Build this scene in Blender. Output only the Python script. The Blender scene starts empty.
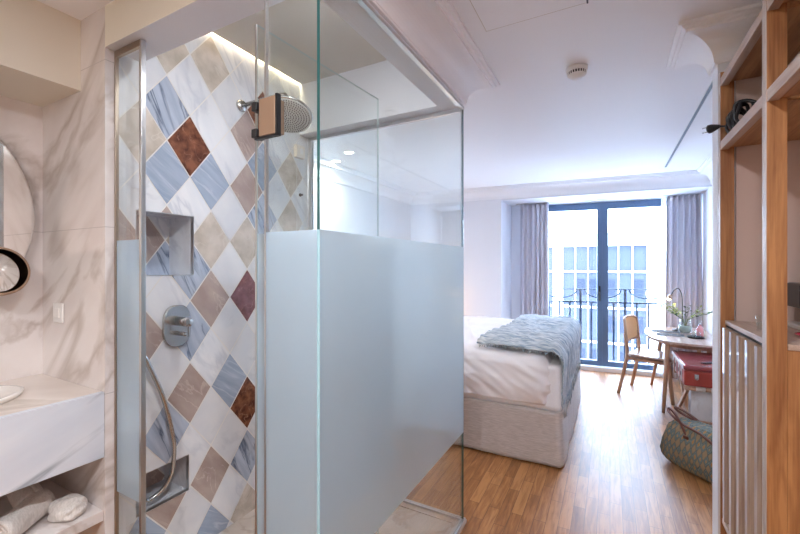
import bpy, bmesh, math, random
from mathutils import Vector, Matrix, noise, Euler
random.seed(7)
PI = math.pi
sc = bpy.context.scene
COL = sc.collection
K = 1.5 / 1.4          # everything is drawn for a 1.40 m eye height and scaled to 1.50 m at the end
OFF = {}

# ------------------------------------------------------------------ helpers
class MB:
    def __init__(self): self.b = bmesh.new()
    def box(self, x0, x1, y0, y1, z0, z1, bev=0, mi=0, seg=2):
        t = bmesh.new(); bmesh.ops.create_cube(t, size=1)
        bmesh.ops.scale(t, vec=(abs(x1-x0), abs(y1-y0), abs(z1-z0)), verts=t.verts)
        bmesh.ops.translate(t, vec=((x0+x1)/2, (y0+y1)/2, (z0+z1)/2), verts=t.verts)
        if bev: bmesh.ops.bevel(t, geom=t.edges[:], offset=bev, segments=seg, affect='EDGES', profile=.5)
        return self.add(t, mi)
    def add(self, t, mi=0, mat=None):
        if mat is not None: bmesh.ops.transform(t, matrix=mat, verts=t.verts)
        m = {}
        for v in t.verts: m[v] = self.b.verts.new(v.co)
        for f in t.faces:
            try:
                g = self.b.faces.new([m[v] for v in f.verts]); g.material_index = mi if mi else f.material_index; g.smooth = f.smooth
            except ValueError: pass
        t.free(); return self
    def obox(self, c, size, rot=(0,0,0), bev=0, mi=0):
        t = bmesh.new(); bmesh.ops.create_cube(t, size=1)
        bmesh.ops.scale(t, vec=size, verts=t.verts)
        if bev: bmesh.ops.bevel(t, geom=t.edges[:], offset=bev, segments=2, affect='EDGES', profile=.5)
        return self.add(t, mi, Matrix.Translation(c) @ Euler(rot).to_matrix().to_4x4())
    def bar(self, a, b, w, h, w2=None, h2=None, bev=0, mi=0):
        """rectangular tapered bar from a to b"""
        a, b = Vector(a), Vector(b); d = (b-a).normalized()
        up = Vector((0,0,1)) if abs(d.z) < .9 else Vector((0,1,0))
        s = d.cross(up).normalized(); u = s.cross(d)
        w2 = w2 or w; h2 = h2 or h
        t = bmesh.new(); vs = []
        for p, ww, hh in ((a,w,h),(b,w2,h2)):
            for i, j in ((-1,-1),(1,-1),(1,1),(-1,1)): vs.append(t.verts.new(p + s*i*ww/2 + u*j*hh/2))
        for q in ((3,2,1,0),(4,5,6,7),(0,1,5,4),(1,2,6,5),(2,3,7,6),(3,0,4,7)): t.faces.new([vs[k] for k in q])
        if bev: bmesh.ops.bevel(t, geom=t.edges[:], offset=bev, segments=2, affect='EDGES', profile=.5)
        return self.add(t, mi)
    def tube(self, pts, r, n=10, r2=None, mi=0, closed=False):
        pts = [Vector(p) for p in pts]; N = len(pts); t = bmesh.new(); rings = []
        prev = None
        for i, p in enumerate(pts):
            if closed: d = (pts[(i+1)%N]-pts[i-1]).normalized()
            else: d = (pts[min(i+1,N-1)]-pts[max(i-1,0)]).normalized()
            if prev is None:
                up = Vector((0,0,1)) if abs(d.z) < .9 else Vector((1,0,0))
                s = d.cross(up).normalized()
            else:
                s = (prev - d*prev.dot(d)).normalized()
            prev = s; u = d.cross(s)
            rr = r if r2 is None else r + (r2-r)*i/(N-1)
            if isinstance(r, (list,tuple)): rr = r[i]
            rings.append([t.verts.new(p + (s*math.cos(2*PI*k/n)+u*math.sin(2*PI*k/n))*rr) for k in range(n)])
        M = N if closed else N-1
        for i in range(M):
            A, B = rings[i], rings[(i+1)%N]
            for k in range(n):
                f = t.faces.new((A[k],A[(k+1)%n],B[(k+1)%n],B[k])); f.smooth = True
        if not closed:
            t.faces.new(rings[0][::-1]); t.faces.new(rings[-1])
        return self.add(t, mi)
    def lathe(self, prof, c=(0,0,0), n=40, sx=1, sy=1, rot=None, mi=0, sm=True):
        t = bmesh.new(); rings = []
        for r, z in prof:
            if r < 1e-6: rings.append([t.verts.new((0,0,z))])
            else: rings.append([t.verts.new((r*sx*math.cos(2*PI*k/n), r*sy*math.sin(2*PI*k/n), z)) for k in range(n)])
        for A, B in zip(rings, rings[1:]):
            for k in range(n):
                if len(A) == 1 and len(B) == 1: continue
                if len(A) == 1: vs = (A[0], B[k], B[(k+1)%n])
                elif len(B) == 1: vs = (A[k], B[0], A[(k+1)%n])
                else: vs = (A[k], B[k], B[(k+1)%n], A[(k+1)%n])
                f = t.faces.new(vs); f.smooth = sm
        bmesh.ops.recalc_face_normals(t, faces=t.faces[:])
        M = Matrix.Translation(c)
        if rot: M = M @ Euler(rot).to_matrix().to_4x4()
        return self.add(t, mi, M)
    def prism(self, pts, z0, z1, mi=0, bev=0):
        """xy polygon extruded in z"""
        t = bmesh.new()
        lo = [t.verts.new((p[0],p[1],z0)) for p in pts]; hi = [t.verts.new((p[0],p[1],z1)) for p in pts]
        t.faces.new(lo[::-1]); t.faces.new(hi)
        n = len(pts)
        for i in range(n): t.faces.new((lo[i],lo[(i+1)%n],hi[(i+1)%n],hi[i]))
        bmesh.ops.recalc_face_normals(t, faces=t.faces[:])
        if bev: bmesh.ops.bevel(t, geom=[e for e in t.edges if abs(e.verts[0].co.z-e.verts[1].co.z)<1e-6], offset=bev, segments=2, affect='EDGES', profile=.5)
        return self.add(t, mi)
    def grid(self, fn, nu, nv, mi=0, smooth=True):
        t = bmesh.new()
        V = [[t.verts.new(fn(i/(nu-1), j/(nv-1))) for j in range(nv)] for i in range(nu)]
        for i in range(nu-1):
            for j in range(nv-1):
                f = t.faces.new((V[i][j],V[i+1][j],V[i+1][j+1],V[i][j+1])); f.smooth = smooth
        return self.add(t, mi)
    def xf(self, M):
        bmesh.ops.transform(self.b, matrix=M, verts=self.b.verts); return self

def put(name, mb, mats, parent=None, kind=None, label=None, cat=None, group=None, smooth=False, solid=0, sub=0):
    me = bpy.data.meshes.new(name); mb.b.to_mesh(me); mb.b.free()
    if not isinstance(mats, (list,tuple)): mats = [mats]
    for m in mats: me.materials.append(m)
    o = bpy.data.objects.new(name, me); COL.objects.link(o)
    if parent is not None:
        off = OFF.get(parent.name, Vector((0,0,0))); me.transform(Matrix.Translation(-off)); o.parent = parent; OFF[o.name] = off
    elif kind is None or kind == 'stuff':
        # origin at the base centre of the thing
        xs = [v.co for v in me.vertices]
        c = Vector(((min(v.x for v in xs)+max(v.x for v in xs))/2, (min(v.y for v in xs)+max(v.y for v in xs))/2, min(v.z for v in xs)))
        me.transform(Matrix.Translation(-c)); o.location = c; OFF[o.name] = c.copy()
    if smooth:
        for p in me.polygons: p.use_smooth = True
    if solid:
        m = o.modifiers.new('thick','SOLIDIFY'); m.thickness = solid; m.offset = 0
    if sub:
        m = o.modifiers.new('sub','SUBSURF'); m.levels = sub; m.render_levels = sub
    if kind: o['kind'] = kind
    if label: o['label'] = label
    if cat: o['category'] = cat
    if group: o['group'] = group
    return o
def struct(name, mb, mats, **k): return put(name, mb, mats, kind='structure', **k)
def thing(name, label, cat, loc=(0,0,0), rz=0, group=None, local=False):
    o = bpy.data.objects.new(name, None); COL.objects.link(o)
    o.location = loc; o.rotation_euler = (0,0,rz); o.empty_display_size = .1
    OFF[o.name] = Vector((0,0,0)) if local else Vector(loc)
    o['label'] = label; o['category'] = cat
    if group: o['group'] = group
    return o

# ------------------------------------------------------------------ materials
def new_mat(name):
    m = bpy.data.materials.new(name); m.use_nodes = True; nt = m.node_tree; nt.nodes.clear()
    out = nt.nodes.new('ShaderNodeOutputMaterial'); return m, nt, out
def N(nt, typ, **kw):
    n = nt.nodes.new(typ)
    for k, v in kw.items():
        if k in n.inputs: n.inputs[k].default_value = v
        else: setattr(n, k, v)
    return n
def c4(c): return (c[0], c[1], c[2], 1)
def coords(nt, scale=(1,1,1), rot=(0,0,0)):
    t = N(nt, 'ShaderNodeTexCoord'); mp = N(nt, 'ShaderNodeMapping'); mp.vector_type = 'TEXTURE'; mp.inputs['Scale'].default_value = [1/x for x in scale]; mp.inputs['Rotation'].default_value = rot
    nt.links.new(t.outputs['Object'], mp.inputs['Vector']); return mp.outputs['Vector']
def ramp(nt, fac, stops):
    r = N(nt, 'ShaderNodeValToRGB'); e = r.color_ramp.elements
    while len(e) < len(stops): e.new(.5)
    for el, (p, c) in zip(e, stops): el.position = p; el.color = c4(c)
    nt.links.new(fac, r.inputs['Fac']); return r.outputs['Color']
def plain(name, col, rough=.5, metal=0, spec=.5, bump=0, bscale=60, coat=0, sheen=0, var=0, vscale=3, trans=0, ior=1.45, emit=None, estr=0):
    m, nt, out = new_mat(name); p = N(nt, 'ShaderNodeBsdfPrincipled')
    p.inputs['Base Color'].default_value = c4(col); p.inputs['Roughness'].default_value = rough; p.inputs['Metallic'].default_value = metal
    p.inputs['Specular IOR Level'].default_value = spec; p.inputs['Coat Weight'].default_value = coat; p.inputs['Sheen Weight'].default_value = sheen
    p.inputs['Transmission Weight'].default_value = trans; p.inputs['IOR'].default_value = ior
    if emit: p.inputs['Emission Color'].default_value = c4(emit); p.inputs['Emission Strength'].default_value = estr
    if var:
        n = N(nt, 'ShaderNodeTexNoise'); n.inputs['Scale'].default_value = vscale; n.inputs['Detail'].default_value = 4
        nt.links.new(coords(nt), n.inputs['Vector'])
        c = ramp(nt, n.outputs['Fac'], [(.3, [x*(1-var) for x in col]), (.7, [min(1, x*(1+var)) for x in col])])
        nt.links.new(c, p.inputs['Base Color'])
    if bump:
        n = N(nt, 'ShaderNodeTexNoise'); n.inputs['Scale'].default_value = bscale; n.inputs['Detail'].default_value = 3
        nt.links.new(coords(nt), n.inputs['Vector'])
        b = N(nt, 'ShaderNodeBump'); b.inputs['Strength'].default_value = bump; b.inputs['Distance'].default_value = .01
        nt.links.new(n.outputs['Fac'], b.inputs['Height']); nt.links.new(b.outputs['Normal'], p.inputs['Normal'])
    nt.links.new(p.outputs[0], out.inputs['Surface']); return m
def marble(name, base, base2, vein, scale=1.5, rot=(0,0,.6), stretch=(1,1,1), width=.03, amount=.8, rough=.18, fine=.0, grid=None, bw=.5):
    m, nt, out = new_mat(name); p = N(nt, 'ShaderNodeBsdfPrincipled'); p.inputs['Roughness'].default_value = rough
    v = coords(nt, stretch, rot)
    n1 = N(nt, 'ShaderNodeTexNoise'); n1.inputs['Scale'].default_value = scale; n1.inputs['Detail'].default_value = 6; n1.inputs['Distortion'].default_value = .6
    nt.links.new(v, n1.inputs['Vector'])
    sub = N(nt, 'ShaderNodeMath', operation='SUBTRACT'); sub.inputs[1].default_value = .5; nt.links.new(n1.outputs['Fac'], sub.inputs[0])
    ab = N(nt, 'ShaderNodeMath', operation='ABSOLUTE'); nt.links.new(sub.outputs[0], ab.inputs[0])
    mr = N(nt, 'ShaderNodeMapRange'); mr.inputs['From Max'].default_value = width; mr.inputs['To Min'].default_value = 1; mr.inputs['To Max'].default_value = 0
    nt.links.new(ab.outputs[0], mr.inputs['Value'])
    n3 = N(nt, 'ShaderNodeTexNoise'); n3.inputs['Scale'].default_value = scale*1.3; nt.links.new(v, n3.inputs['Vector'])
    m3 = N(nt, 'ShaderNodeMapRange'); m3.inputs['From Min'].default_value = .36; m3.inputs['From Max'].default_value = .54; nt.links.new(n3.outputs['Fac'], m3.inputs['Value'])
    mul = N(nt, 'ShaderNodeMath', operation='MULTIPLY'); nt.links.new(mr.outputs[0], mul.inputs[0]); nt.links.new(m3.outputs[0], mul.inputs[1])
    mul2 = N(nt, 'ShaderNodeMath', operation='MULTIPLY'); mul2.inputs[1].default_value = amount; nt.links.new(mul.outputs[0], mul2.inputs[0])
    n2 = N(nt, 'ShaderNodeTexNoise'); n2.inputs['Scale'].default_value = scale*2.2; n2.inputs['Detail'].default_value = 8; nt.links.new(v, n2.inputs['Vector'])
    bc = ramp(nt, n2.outputs['Fac'], [(.5-bw*.3, base), (.5+bw*.3, base2)])
    mx = N(nt, 'ShaderNodeMix', data_type='RGBA'); nt.links.new(mul2.outputs[0], mx.inputs[0]); nt.links.new(bc, mx.inputs[6]); mx.inputs[7].default_value = c4(vein)
    res = mx.outputs[2]
    if grid:   # thin slab joints: (axis, offset, spacing) pairs
        sep = N(nt, 'ShaderNodeSeparateXYZ'); nt.links.new(coords(nt), sep.inputs[0]); acc = None
        for ax, o_, s_ in grid:
            a = N(nt, 'ShaderNodeMath', operation='ADD'); a.inputs[1].default_value = -o_; nt.links.new(sep.outputs[ax], a.inputs[0])
            w = N(nt, 'ShaderNodeMath', operation='PINGPONG'); w.inputs[1].default_value = s_/2; nt.links.new(a.outputs[0], w.inputs[0])
            l = N(nt, 'ShaderNodeMath', operation='LESS_THAN'); l.inputs[1].default_value = .0016; nt.links.new(w.outputs[0], l.inputs[0])
            if acc is None: acc = l.outputs[0]
            else:
                q = N(nt, 'ShaderNodeMath', operation='MAXIMUM'); nt.links.new(acc, q.inputs[0]); nt.links.new(l.outputs[0], q.inputs[1]); acc = q.outputs[0]
        mg = N(nt, 'ShaderNodeMix', data_type='RGBA'); nt.links.new(acc, mg.inputs[0]); nt.links.new(res, mg.inputs[6]); mg.inputs[7].default_value = c4([x*.75 for x in base]); res = mg.outputs[2]
    nt.links.new(res, p.inputs['Base Color']); nt.links.new(p.outputs[0], out.inputs['Surface']); return m
def wood(name, c1, c2, axis=2, scale=1, rough=.45, coat=0):
    m, nt, out = new_mat(name); p = N(nt, 'ShaderNodeBsdfPrincipled'); p.inputs['Roughness'].default_value = rough; p.inputs['Coat Weight'].default_value = coat
    s = [14*scale]*3; s[axis] = 1.2*scale
    v = coords(nt, tuple(s))
    n = N(nt, 'ShaderNodeTexNoise'); n.inputs['Scale'].default_value = 1.6; n.inputs['Detail'].default_value = 5; n.inputs['Distortion'].default_value = 1.2; nt.links.new(v, n.inputs['Vector'])
    s2 = [90*scale]*3; s2[axis] = 3*scale
    n2 = N(nt, 'ShaderNodeTexNoise'); n2.inputs['Scale'].default_value = 2; n2.inputs['Detail'].default_value = 2; nt.links.new(coords(nt, tuple(s2)), n2.inputs['Vector'])
    ad = N(nt, 'ShaderNodeMath', operation='MULTIPLY_ADD'); ad.inputs[1].default_value = .35; nt.links.new(n2.outputs['Fac'], ad.inputs[0]); nt.links.new(n.outputs['Fac'], ad.inputs[2])
    c = ramp(nt, ad.outputs[0], [(.5, c2), (.68, [(a+b)/2 for a, b in zip(c1, c2)]), (.84, c1)])
    nt.links.new(c, p.inputs['Base Color'])
    b = N(nt, 'ShaderNodeBump'); b.inputs['Strength'].default_value = .12; b.inputs['Distance'].default_value = .004
    nt.links.new(n2.outputs['Fac'], b.inputs['Height']); nt.links.new(b.outputs['Normal'], p.inputs['Normal'])
    nt.links.new(p.outputs[0], out.inputs['Surface']); return m
def parquet():
    m, nt, out = new_mat('oak_parquet'); p = N(nt, 'ShaderNodeBsdfPrincipled')
    v = coords(nt, (1,1,1), (0,0,PI/2))
    br = N(nt, 'ShaderNodeTexBrick'); br.offset = .37; br.offset_frequency = 2
    for k, val in (('Color1',(.0,.0,.0,1)),('Color2',(1,1,1,1)),('Mortar',(.5,.5,.5,1)),('Scale',1),('Mortar Size',.0013),('Brick Width',.40),('Row Height',.066),('Bias',0)): br.inputs[k].default_value = val
    nt.links.new(v, br.inputs['Vector'])
    n = N(nt, 'ShaderNodeTexNoise'); n.inputs['Scale'].default_value = 3; n.inputs['Detail'].default_value = 6; n.inputs['Distortion'].default_value = .8; nt.links.new(coords(nt, (16,1.6,1)), n.inputs['Vector'])
    n2 = N(nt, 'ShaderNodeTexNoise'); n2.inputs['Scale'].default_value = 4; n2.inputs['Detail'].default_value = 3; nt.links.new(coords(nt, (70,4,1)), n2.inputs['Vector'])
    sm = N(nt, 'ShaderNodeMath', operation='MULTIPLY_ADD'); sm.inputs[1].default_value = .32; nt.links.new(br.outputs['Color'], sm.inputs[0]); nt.links.new(n.outputs['Fac'], sm.inputs[2])
    s3 = N(nt, 'ShaderNodeMath', operation='MULTIPLY_ADD'); s3.inputs[1].default_value = .3; nt.links.new(n2.outputs['Fac'], s3.inputs[0]); nt.links.new(sm.outputs[0], s3.inputs[2])
    c = ramp(nt, s3.outputs[0], [(.40,(.16,.055,.016)),(.75,(.32,.13,.040)),(1.0,(.48,.225,.08))])
    mx = N(nt, 'ShaderNodeMix', data_type='RGBA'); nt.links.new(br.outputs['Fac'], mx.inputs[0]); nt.links.new(c, mx.inputs[6]); mx.inputs[7].default_value = (.12,.05,.02,1)
    nt.links.new(mx.outputs[2], p.inputs['Base Color'])
    r = N(nt, 'ShaderNodeMapRange'); r.inputs['To Min'].default_value = .36; r.inputs['To Max'].default_value = .5; nt.links.new(n2.outputs['Fac'], r.inputs['Value']); nt.links.new(r.outputs[0], p.inputs['Roughness'])
    p.inputs['Specular IOR Level'].default_value = .4; p.inputs['Coat Weight'].default_value = .35; p.inputs['Coat Roughness'].default_value = .36
    b = N(nt, 'ShaderNodeBump'); b.inputs['Strength'].default_value = .15; b.inputs['Distance'].default_value = .004; nt.links.new(n2.outputs['Fac'], b.inputs['Height']); nt.links.new(b.outputs['Normal'], p.inputs['Normal'])
    nt.links.new(p.outputs[0], out.inputs['Surface']); return m
def clear_glass(name, tint=(.97,.99,.985), refl=1.0):
    m, nt, out = new_mat(name)
    tr = N(nt, 'ShaderNodeBsdfTransparent'); tr.inputs['Color'].default_value = c4(tint)
    gl = N(nt, 'ShaderNodeBsdfGlossy'); gl.inputs['Roughness'].default_value = 0.0; gl.inputs['Color'].default_value = (refl,refl,refl,1)
    ge = N(nt, 'ShaderNodeNewGeometry'); mi = N(nt, 'ShaderNodeMapRange'); mi.inputs['To Min'].default_value = 1.45; mi.inputs['To Max'].default_value = 1/1.45
    nt.links.new(ge.outputs['Backfacing'], mi.inputs['Value']); fr = N(nt, 'ShaderNodeFresnel'); nt.links.new(mi.outputs[0], fr.inputs['IOR'])
    mx = N(nt, 'ShaderNodeMixShader'); nt.links.new(fr.outputs[0], mx.inputs[0]); nt.links.new(tr.outputs[0], mx.inputs[1]); nt.links.new(gl.outputs[0], mx.inputs[2])
    nt.links.new(mx.outputs[0], out.inputs['Surface']); return m
def frosted(name, col=(.84,.94,1.0), dcol=(.69,.85,1.0)):
    m, nt, out = new_mat(name)
    tl = N(nt, 'ShaderNodeBsdfTranslucent'); tl.inputs['Color'].default_value = c4(col)
    df = N(nt, 'ShaderNodeBsdfDiffuse'); df.inputs['Color'].default_value = c4(dcol)
    rf = N(nt, 'ShaderNodeBsdfRefraction'); rf.inputs['Roughness'].default_value = .5; rf.inputs['IOR'].default_value = 1.2; rf.inputs['Color'].default_value = c4(col)
    gl = N(nt, 'ShaderNodeBsdfGlossy'); gl.inputs['Roughness'].default_value = .12
    a = N(nt, 'ShaderNodeMixShader'); a.inputs[0].default_value = .42; nt.links.new(tl.outputs[0], a.inputs[1]); nt.links.new(df.outputs[0], a.inputs[2])
    b = N(nt, 'ShaderNodeMixShader'); b.inputs[0].default_value = .34; nt.links.new(a.outputs[0], b.inputs[1]); nt.links.new(rf.outputs[0], b.inputs[2])
    c = N(nt, 'ShaderNodeMixShader'); c.inputs[0].default_value = .035; nt.links.new(b.outputs[0], c.inputs[1]); nt.links.new(gl.outputs[0], c.inputs[2])
    nt.links.new(c.outputs[0], out.inputs['Surface']); return m
def emit(name, col, s):
    m, nt, out = new_mat(name); e = N(nt, 'ShaderNodeEmission'); e.inputs['Color'].default_value = c4(col); e.inputs['Strength'].default_value = s
    nt.links.new(e.outputs[0], out.inputs['Surface']); return m
def weave(name, col, col2, scale=220, rough=.9, bump=.4, stripe=None):
    m, nt, out = new_mat(name); p = N(nt, 'ShaderNodeBsdfPrincipled'); p.inputs['Roughness'].default_value = rough; p.inputs['Sheen Weight'].default_value = .2
    p.inputs['Specular IOR Level'].default_value = .2
    n = N(nt, 'ShaderNodeTexNoise'); n.inputs['Scale'].default_value = scale; n.inputs['Detail'].default_value = 2; nt.links.new(coords(nt, stripe or (1,1,.25)), n.inputs['Vector'])
    c = ramp(nt, n.outputs['Fac'], [(.35, col2), (.65, col)]); nt.links.new(c, p.inputs['Base Color'])
    b = N(nt, 'ShaderNodeBump'); b.inputs['Strength'].default_value = bump; b.inputs['Distance'].default_value = .003; nt.links.new(n.outputs['Fac'], b.inputs['Height']); nt.links.new(b.outputs['Normal'], p.inputs['Normal'])
    nt.links.new(p.outputs[0], out.inputs['Surface']); return m

M = {}
M['paint'] = plain('white_paint', (.76,.775,.82), .6, bump=.03)
M['ceil'] = plain('ceiling_paint', (.86,.87,.90), .55)
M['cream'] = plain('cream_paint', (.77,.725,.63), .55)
M['pink'] = plain('pinkish_paint', (.60,.455,.405), .6, bump=.03)
M['cornice'] = plain('cornice_plaster', (.87,.88,.91), .45)
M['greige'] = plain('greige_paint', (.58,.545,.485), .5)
M['floor'] = parquet()
M['mar'] = marble('calacatta_marble', (.72,.67,.66), (.81,.77,.76), (.40,.325,.28), 1.9, (.5,-.72,.25), (.42,1.3,1.5), .05, .62, .16, grid=((2,1.66,.7),))
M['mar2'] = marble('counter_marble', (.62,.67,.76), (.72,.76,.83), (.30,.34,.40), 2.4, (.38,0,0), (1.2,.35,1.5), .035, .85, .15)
M['martop'] = marble('counter_top_marble', (.72,.645,.60), (.80,.735,.69), (.46,.38,.32), 2.2, (0,0,.6), (.5,1.4,1), .04, .6, .14)
M['tw'] = marble('white_marble_tile', (.77,.79,.83), (.86,.87,.89), (.52,.55,.62), 2.6, (.5,.2,.3), (1,2.2,.6), .04, .55, .18)
M['tw2'] = marble('pale_marble_tile', (.72,.74,.78), (.80,.81,.83), (.52,.54,.58), 3.0, (.4,.2,.9), (1,1,1), .03, .4, .18)
M['tb'] = marble('blue_marble_tile', (.34,.40,.52), (.56,.62,.72), (.10,.13,.20), 4.0, (.42,0,0), (1,3.6,.5), .04, .95, .18, bw=.8)
M['tb2'] = marble('grey_blue_marble_tile', (.29,.355,.47), (.44,.51,.62), (.66,.70,.77), 4.0, (-.6,0,0), (1,.5,3.8), .03, .6, .18, bw=.8)
M['te'] = marble('beige_marble_tile', (.48,.42,.35), (.68,.61,.54), (.75,.70,.64), 5, (.2,.2,.2), (1,1,1), .02, .5, .2)
M['tt'] = marble('taupe_marble_tile', (.39,.30,.27), (.50,.405,.365), (.66,.55,.50), 4, (.7,.2,.2), (1,1.8,.8), .014, .7, .2)
M['tr'] = marble('red_brown_marble_tile', (.085,.028,.018), (.26,.10,.055), (.5,.26,.18), 11, (.2,.2,.2), (1,1,1), .012, .6, .2, bw=.45)
M['tu'] = marble('burgundy_marble_tile', (.16,.06,.065), (.28,.13,.14), (.5,.3,.3), 9, (.2,.2,.2), (1,1,1), .012, .5, .2, bw=.5)
M['grout'] = plain('pale_grout', (.80,.78,.75), .7)
M['niche'] = marble('niche_marble', (.62,.64,.69), (.74,.76,.80), (.46,.48,.53), 3, (.3,0,0), (1,3,.5), .03, .5, .2)
M['tray'] = marble('shower_floor_marble', (.55,.47,.41), (.66,.58,.52), (.40,.30,.24), 3, (.2,.2,.8), (1,1,1), .03, .6, .3)
M['oak'] = wood('oak_vertical', (.46,.215,.080), (.23,.085,.027), 2)
M['oaky'] = wood('oak_along', (.48,.25,.11), (.27,.12,.045), 1)
M['oakx'] = wood('oak_across', (.56,.32,.15), (.40,.19,.075), 0)
M['oakpale'] = wood('pale_oak_edge', (.52,.40,.33), (.38,.27,.21), 1)
M['oaklitz'] = wood('lit_oak_upright', (.56,.46,.41), (.42,.33,.28), 2)  # same oak, window light on the upright fronts put into the colour
M['flute'] = wood('fluted_oak', (.36,.26,.20), (.25,.165,.12), 2, rough=.42, coat=.35)
M['walnut'] = wood('chair_wood', (.50,.30,.19), (.38,.21,.125), 2)
M['tabletop'] = wood('table_wood', (.56,.42,.34), (.44,.31,.24), 1, rough=.25, coat=.4)
M['frame'] = plain('window_frame_paint', (.09,.15,.25), .4)
M['rail'] = plain('railing_paint', (.045,.07,.11), .5)
M['chrome'] = plain('brushed_steel', (.52,.51,.50), .22, 1)
M['alu'] = plain('satin_aluminium', (.60,.60,.60), .35, 1)
M['bronze'] = plain('bronze_profile', (.44,.36,.29), .35, 1)
M['copper'] = plain('copper_hinge', (.40,.27,.19), .4, .6)
M['black'] = plain('black_plastic', (.012,.013,.016), .35)
M['dark'] = plain('dark_gap', (.03,.03,.035), .8)
M['white'] = plain('white_plastic', (.80,.79,.78), .35)
M['ceramic'] = plain('white_ceramic', (.86,.83,.79), .08, coat=.5)
M['glass'] = clear_glass('shower_glass')
M['wglass'] = clear_glass('window_glass', (.98,.99,1))
M['gedge'] = plain('glass_edge', (.015,.085,.085), .35)
M['ledge'] = plain('pale_glass_edge', (.50,.62,.62), .2)
M['fedge'] = plain('frosted_edge', (.36,.58,.66), .45)
M['frost'] = frosted('frosted_glass')
M['curtain'] = weave('grey_curtain', (.58,.57,.63), (.555,.54,.60), 260)
M['sheer'] = plain('sheer_voile', (.85,.87,.92), .8, trans=0)
M['duvet'] = weave('white_duvet_cotton', (.88,.85,.865), (.85,.82,.835), 300, bump=.12)
M['sheet'] = weave('white_sheet', (.86,.84,.86), (.83,.81,.83), 300, bump=.1)
M['linen'] = weave('beige_linen', (.60,.54,.51), (.48,.425,.395), 90, bump=.5, stripe=(.25,.25,2.2))
M['throw'] = weave('blue_grey_throw', (.66,.67,.66), (.20,.28,.35), 34, bump=.9, stripe=(.35,2.8,.5))
M['towel'] = weave('white_towel', (.74,.70,.67), (.62,.58,.55), 160, bump=1)
M['sky'] = None
M['led'] = emit('led_warm', (1,.82,.56), 34)
M['lamp'] = emit('lamp_glow', (1,.70,.42), 30)
M['down'] = emit('downlight_glow', (1,.93,.84), 14)
M['mirror'] = plain('mirror_silver', (.92,.93,.93), .01, 1)
M['cane'] = plain('cane_weave', (.72,.44,.23), .6, bump=.8, bscale=300)
M['leather'] = plain('red_leather', (.36,.05,.035), .35, bump=.15, bscale=120, var=.15)
M['leathertop'] = plain('maroon_leather_lid', (.28,.055,.06), .22, bump=.1, bscale=90, var=.1)
M['brownleather'] = plain('brown_leather', (.14,.05,.035), .4)
M['webbing'] = weave('white_webbing', (.74,.70,.66), (.64,.60,.56), 200)
M['paper'] = marble('pale_paper', (.70,.72,.76), (.80,.81,.84), (.48,.45,.43), 4, width=.03, amount=.4, rough=.6)
M['leaf'] = plain('leaf_green', (.34,.42,.12), .5, var=.3, vscale=40)
M['leaf2'] = plain('leaf_dark_green', (.05,.13,.07), .5)
M['stem'] = plain('stem_green', (.12,.18,.06), .6)
M['pinkliq'] = plain('pink_liquid', (.80,.28,.30), .2)
M['facade'] = plain('white_facade', (.62,.64,.66), .8)
M['fglass'] = plain('facade_glass', (.034,.042,.062), .35, spec=.15)
M['fdark'] = plain('facade_dark_window', (.016,.022,.036), .3, spec=.15)
M['concrete'] = plain('balcony_concrete', (.5,.5,.5), .8)
M['redplastic'] = plain('red_glaze', (.6,.03,.08), .2)

# ------------------------------------------------------------------ key dimensions (drawn for eye height 1.40)
TX = -1.782; SX = -.70; FY = .836; BY = 2.02; HY = .794; ZT = 2.25; ZC = 2.41; ZR = 2.58
WL, WR = -2.55, .97
A = math.radians(5.3)
def W(s, d=0, z=0):   # point on the window wall: s along it, d outwards
    return Vector((-.1 + s*math.cos(A) - d*math.sin(A), 5.85 + s*math.sin(A) + d*math.cos(A), z))
def beamy(x): return 5.06 + (x+2.55)/3.52*.25
def wallbox(mb, s0, s1, d0, d1, z0, z1, mi=0):
    mb.prism([W(s0,d0)[:2], W(s1,d0)[:2], W(s1,d1)[:2], W(s0,d1)[:2]], z0, z1, mi); return mb

# ------------------------------------------------------------------ room shell
struct('floor', MB().prism([(-2.7,-1.7),(1.1,-1.7),(1.1,5.955),(-.1,5.86),(-2.7,5.6)], -.12, 0), M['floor'])
c = MB(); c.box(-2.7,SX-.002,-1.7,HY,ZC,ZC+.3); c.box(SX,1.1,-1.7,6.05,ZC,ZC+.3); c.box(-2.7,SX,BY,6.05,ZC,ZC+.3)
struct('ceiling', c, M['ceil'])
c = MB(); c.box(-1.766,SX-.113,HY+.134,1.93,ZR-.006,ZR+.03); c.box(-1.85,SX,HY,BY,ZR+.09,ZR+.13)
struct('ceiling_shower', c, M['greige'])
# beams round the shower ceiling recess
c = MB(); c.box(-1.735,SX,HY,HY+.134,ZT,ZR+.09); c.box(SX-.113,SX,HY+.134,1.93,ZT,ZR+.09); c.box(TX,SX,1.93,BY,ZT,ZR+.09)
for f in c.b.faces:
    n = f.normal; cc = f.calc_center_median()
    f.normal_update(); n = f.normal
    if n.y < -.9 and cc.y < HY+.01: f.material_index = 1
struct('wall_shower_header', c, [M['paint'], M['cream']])
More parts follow.
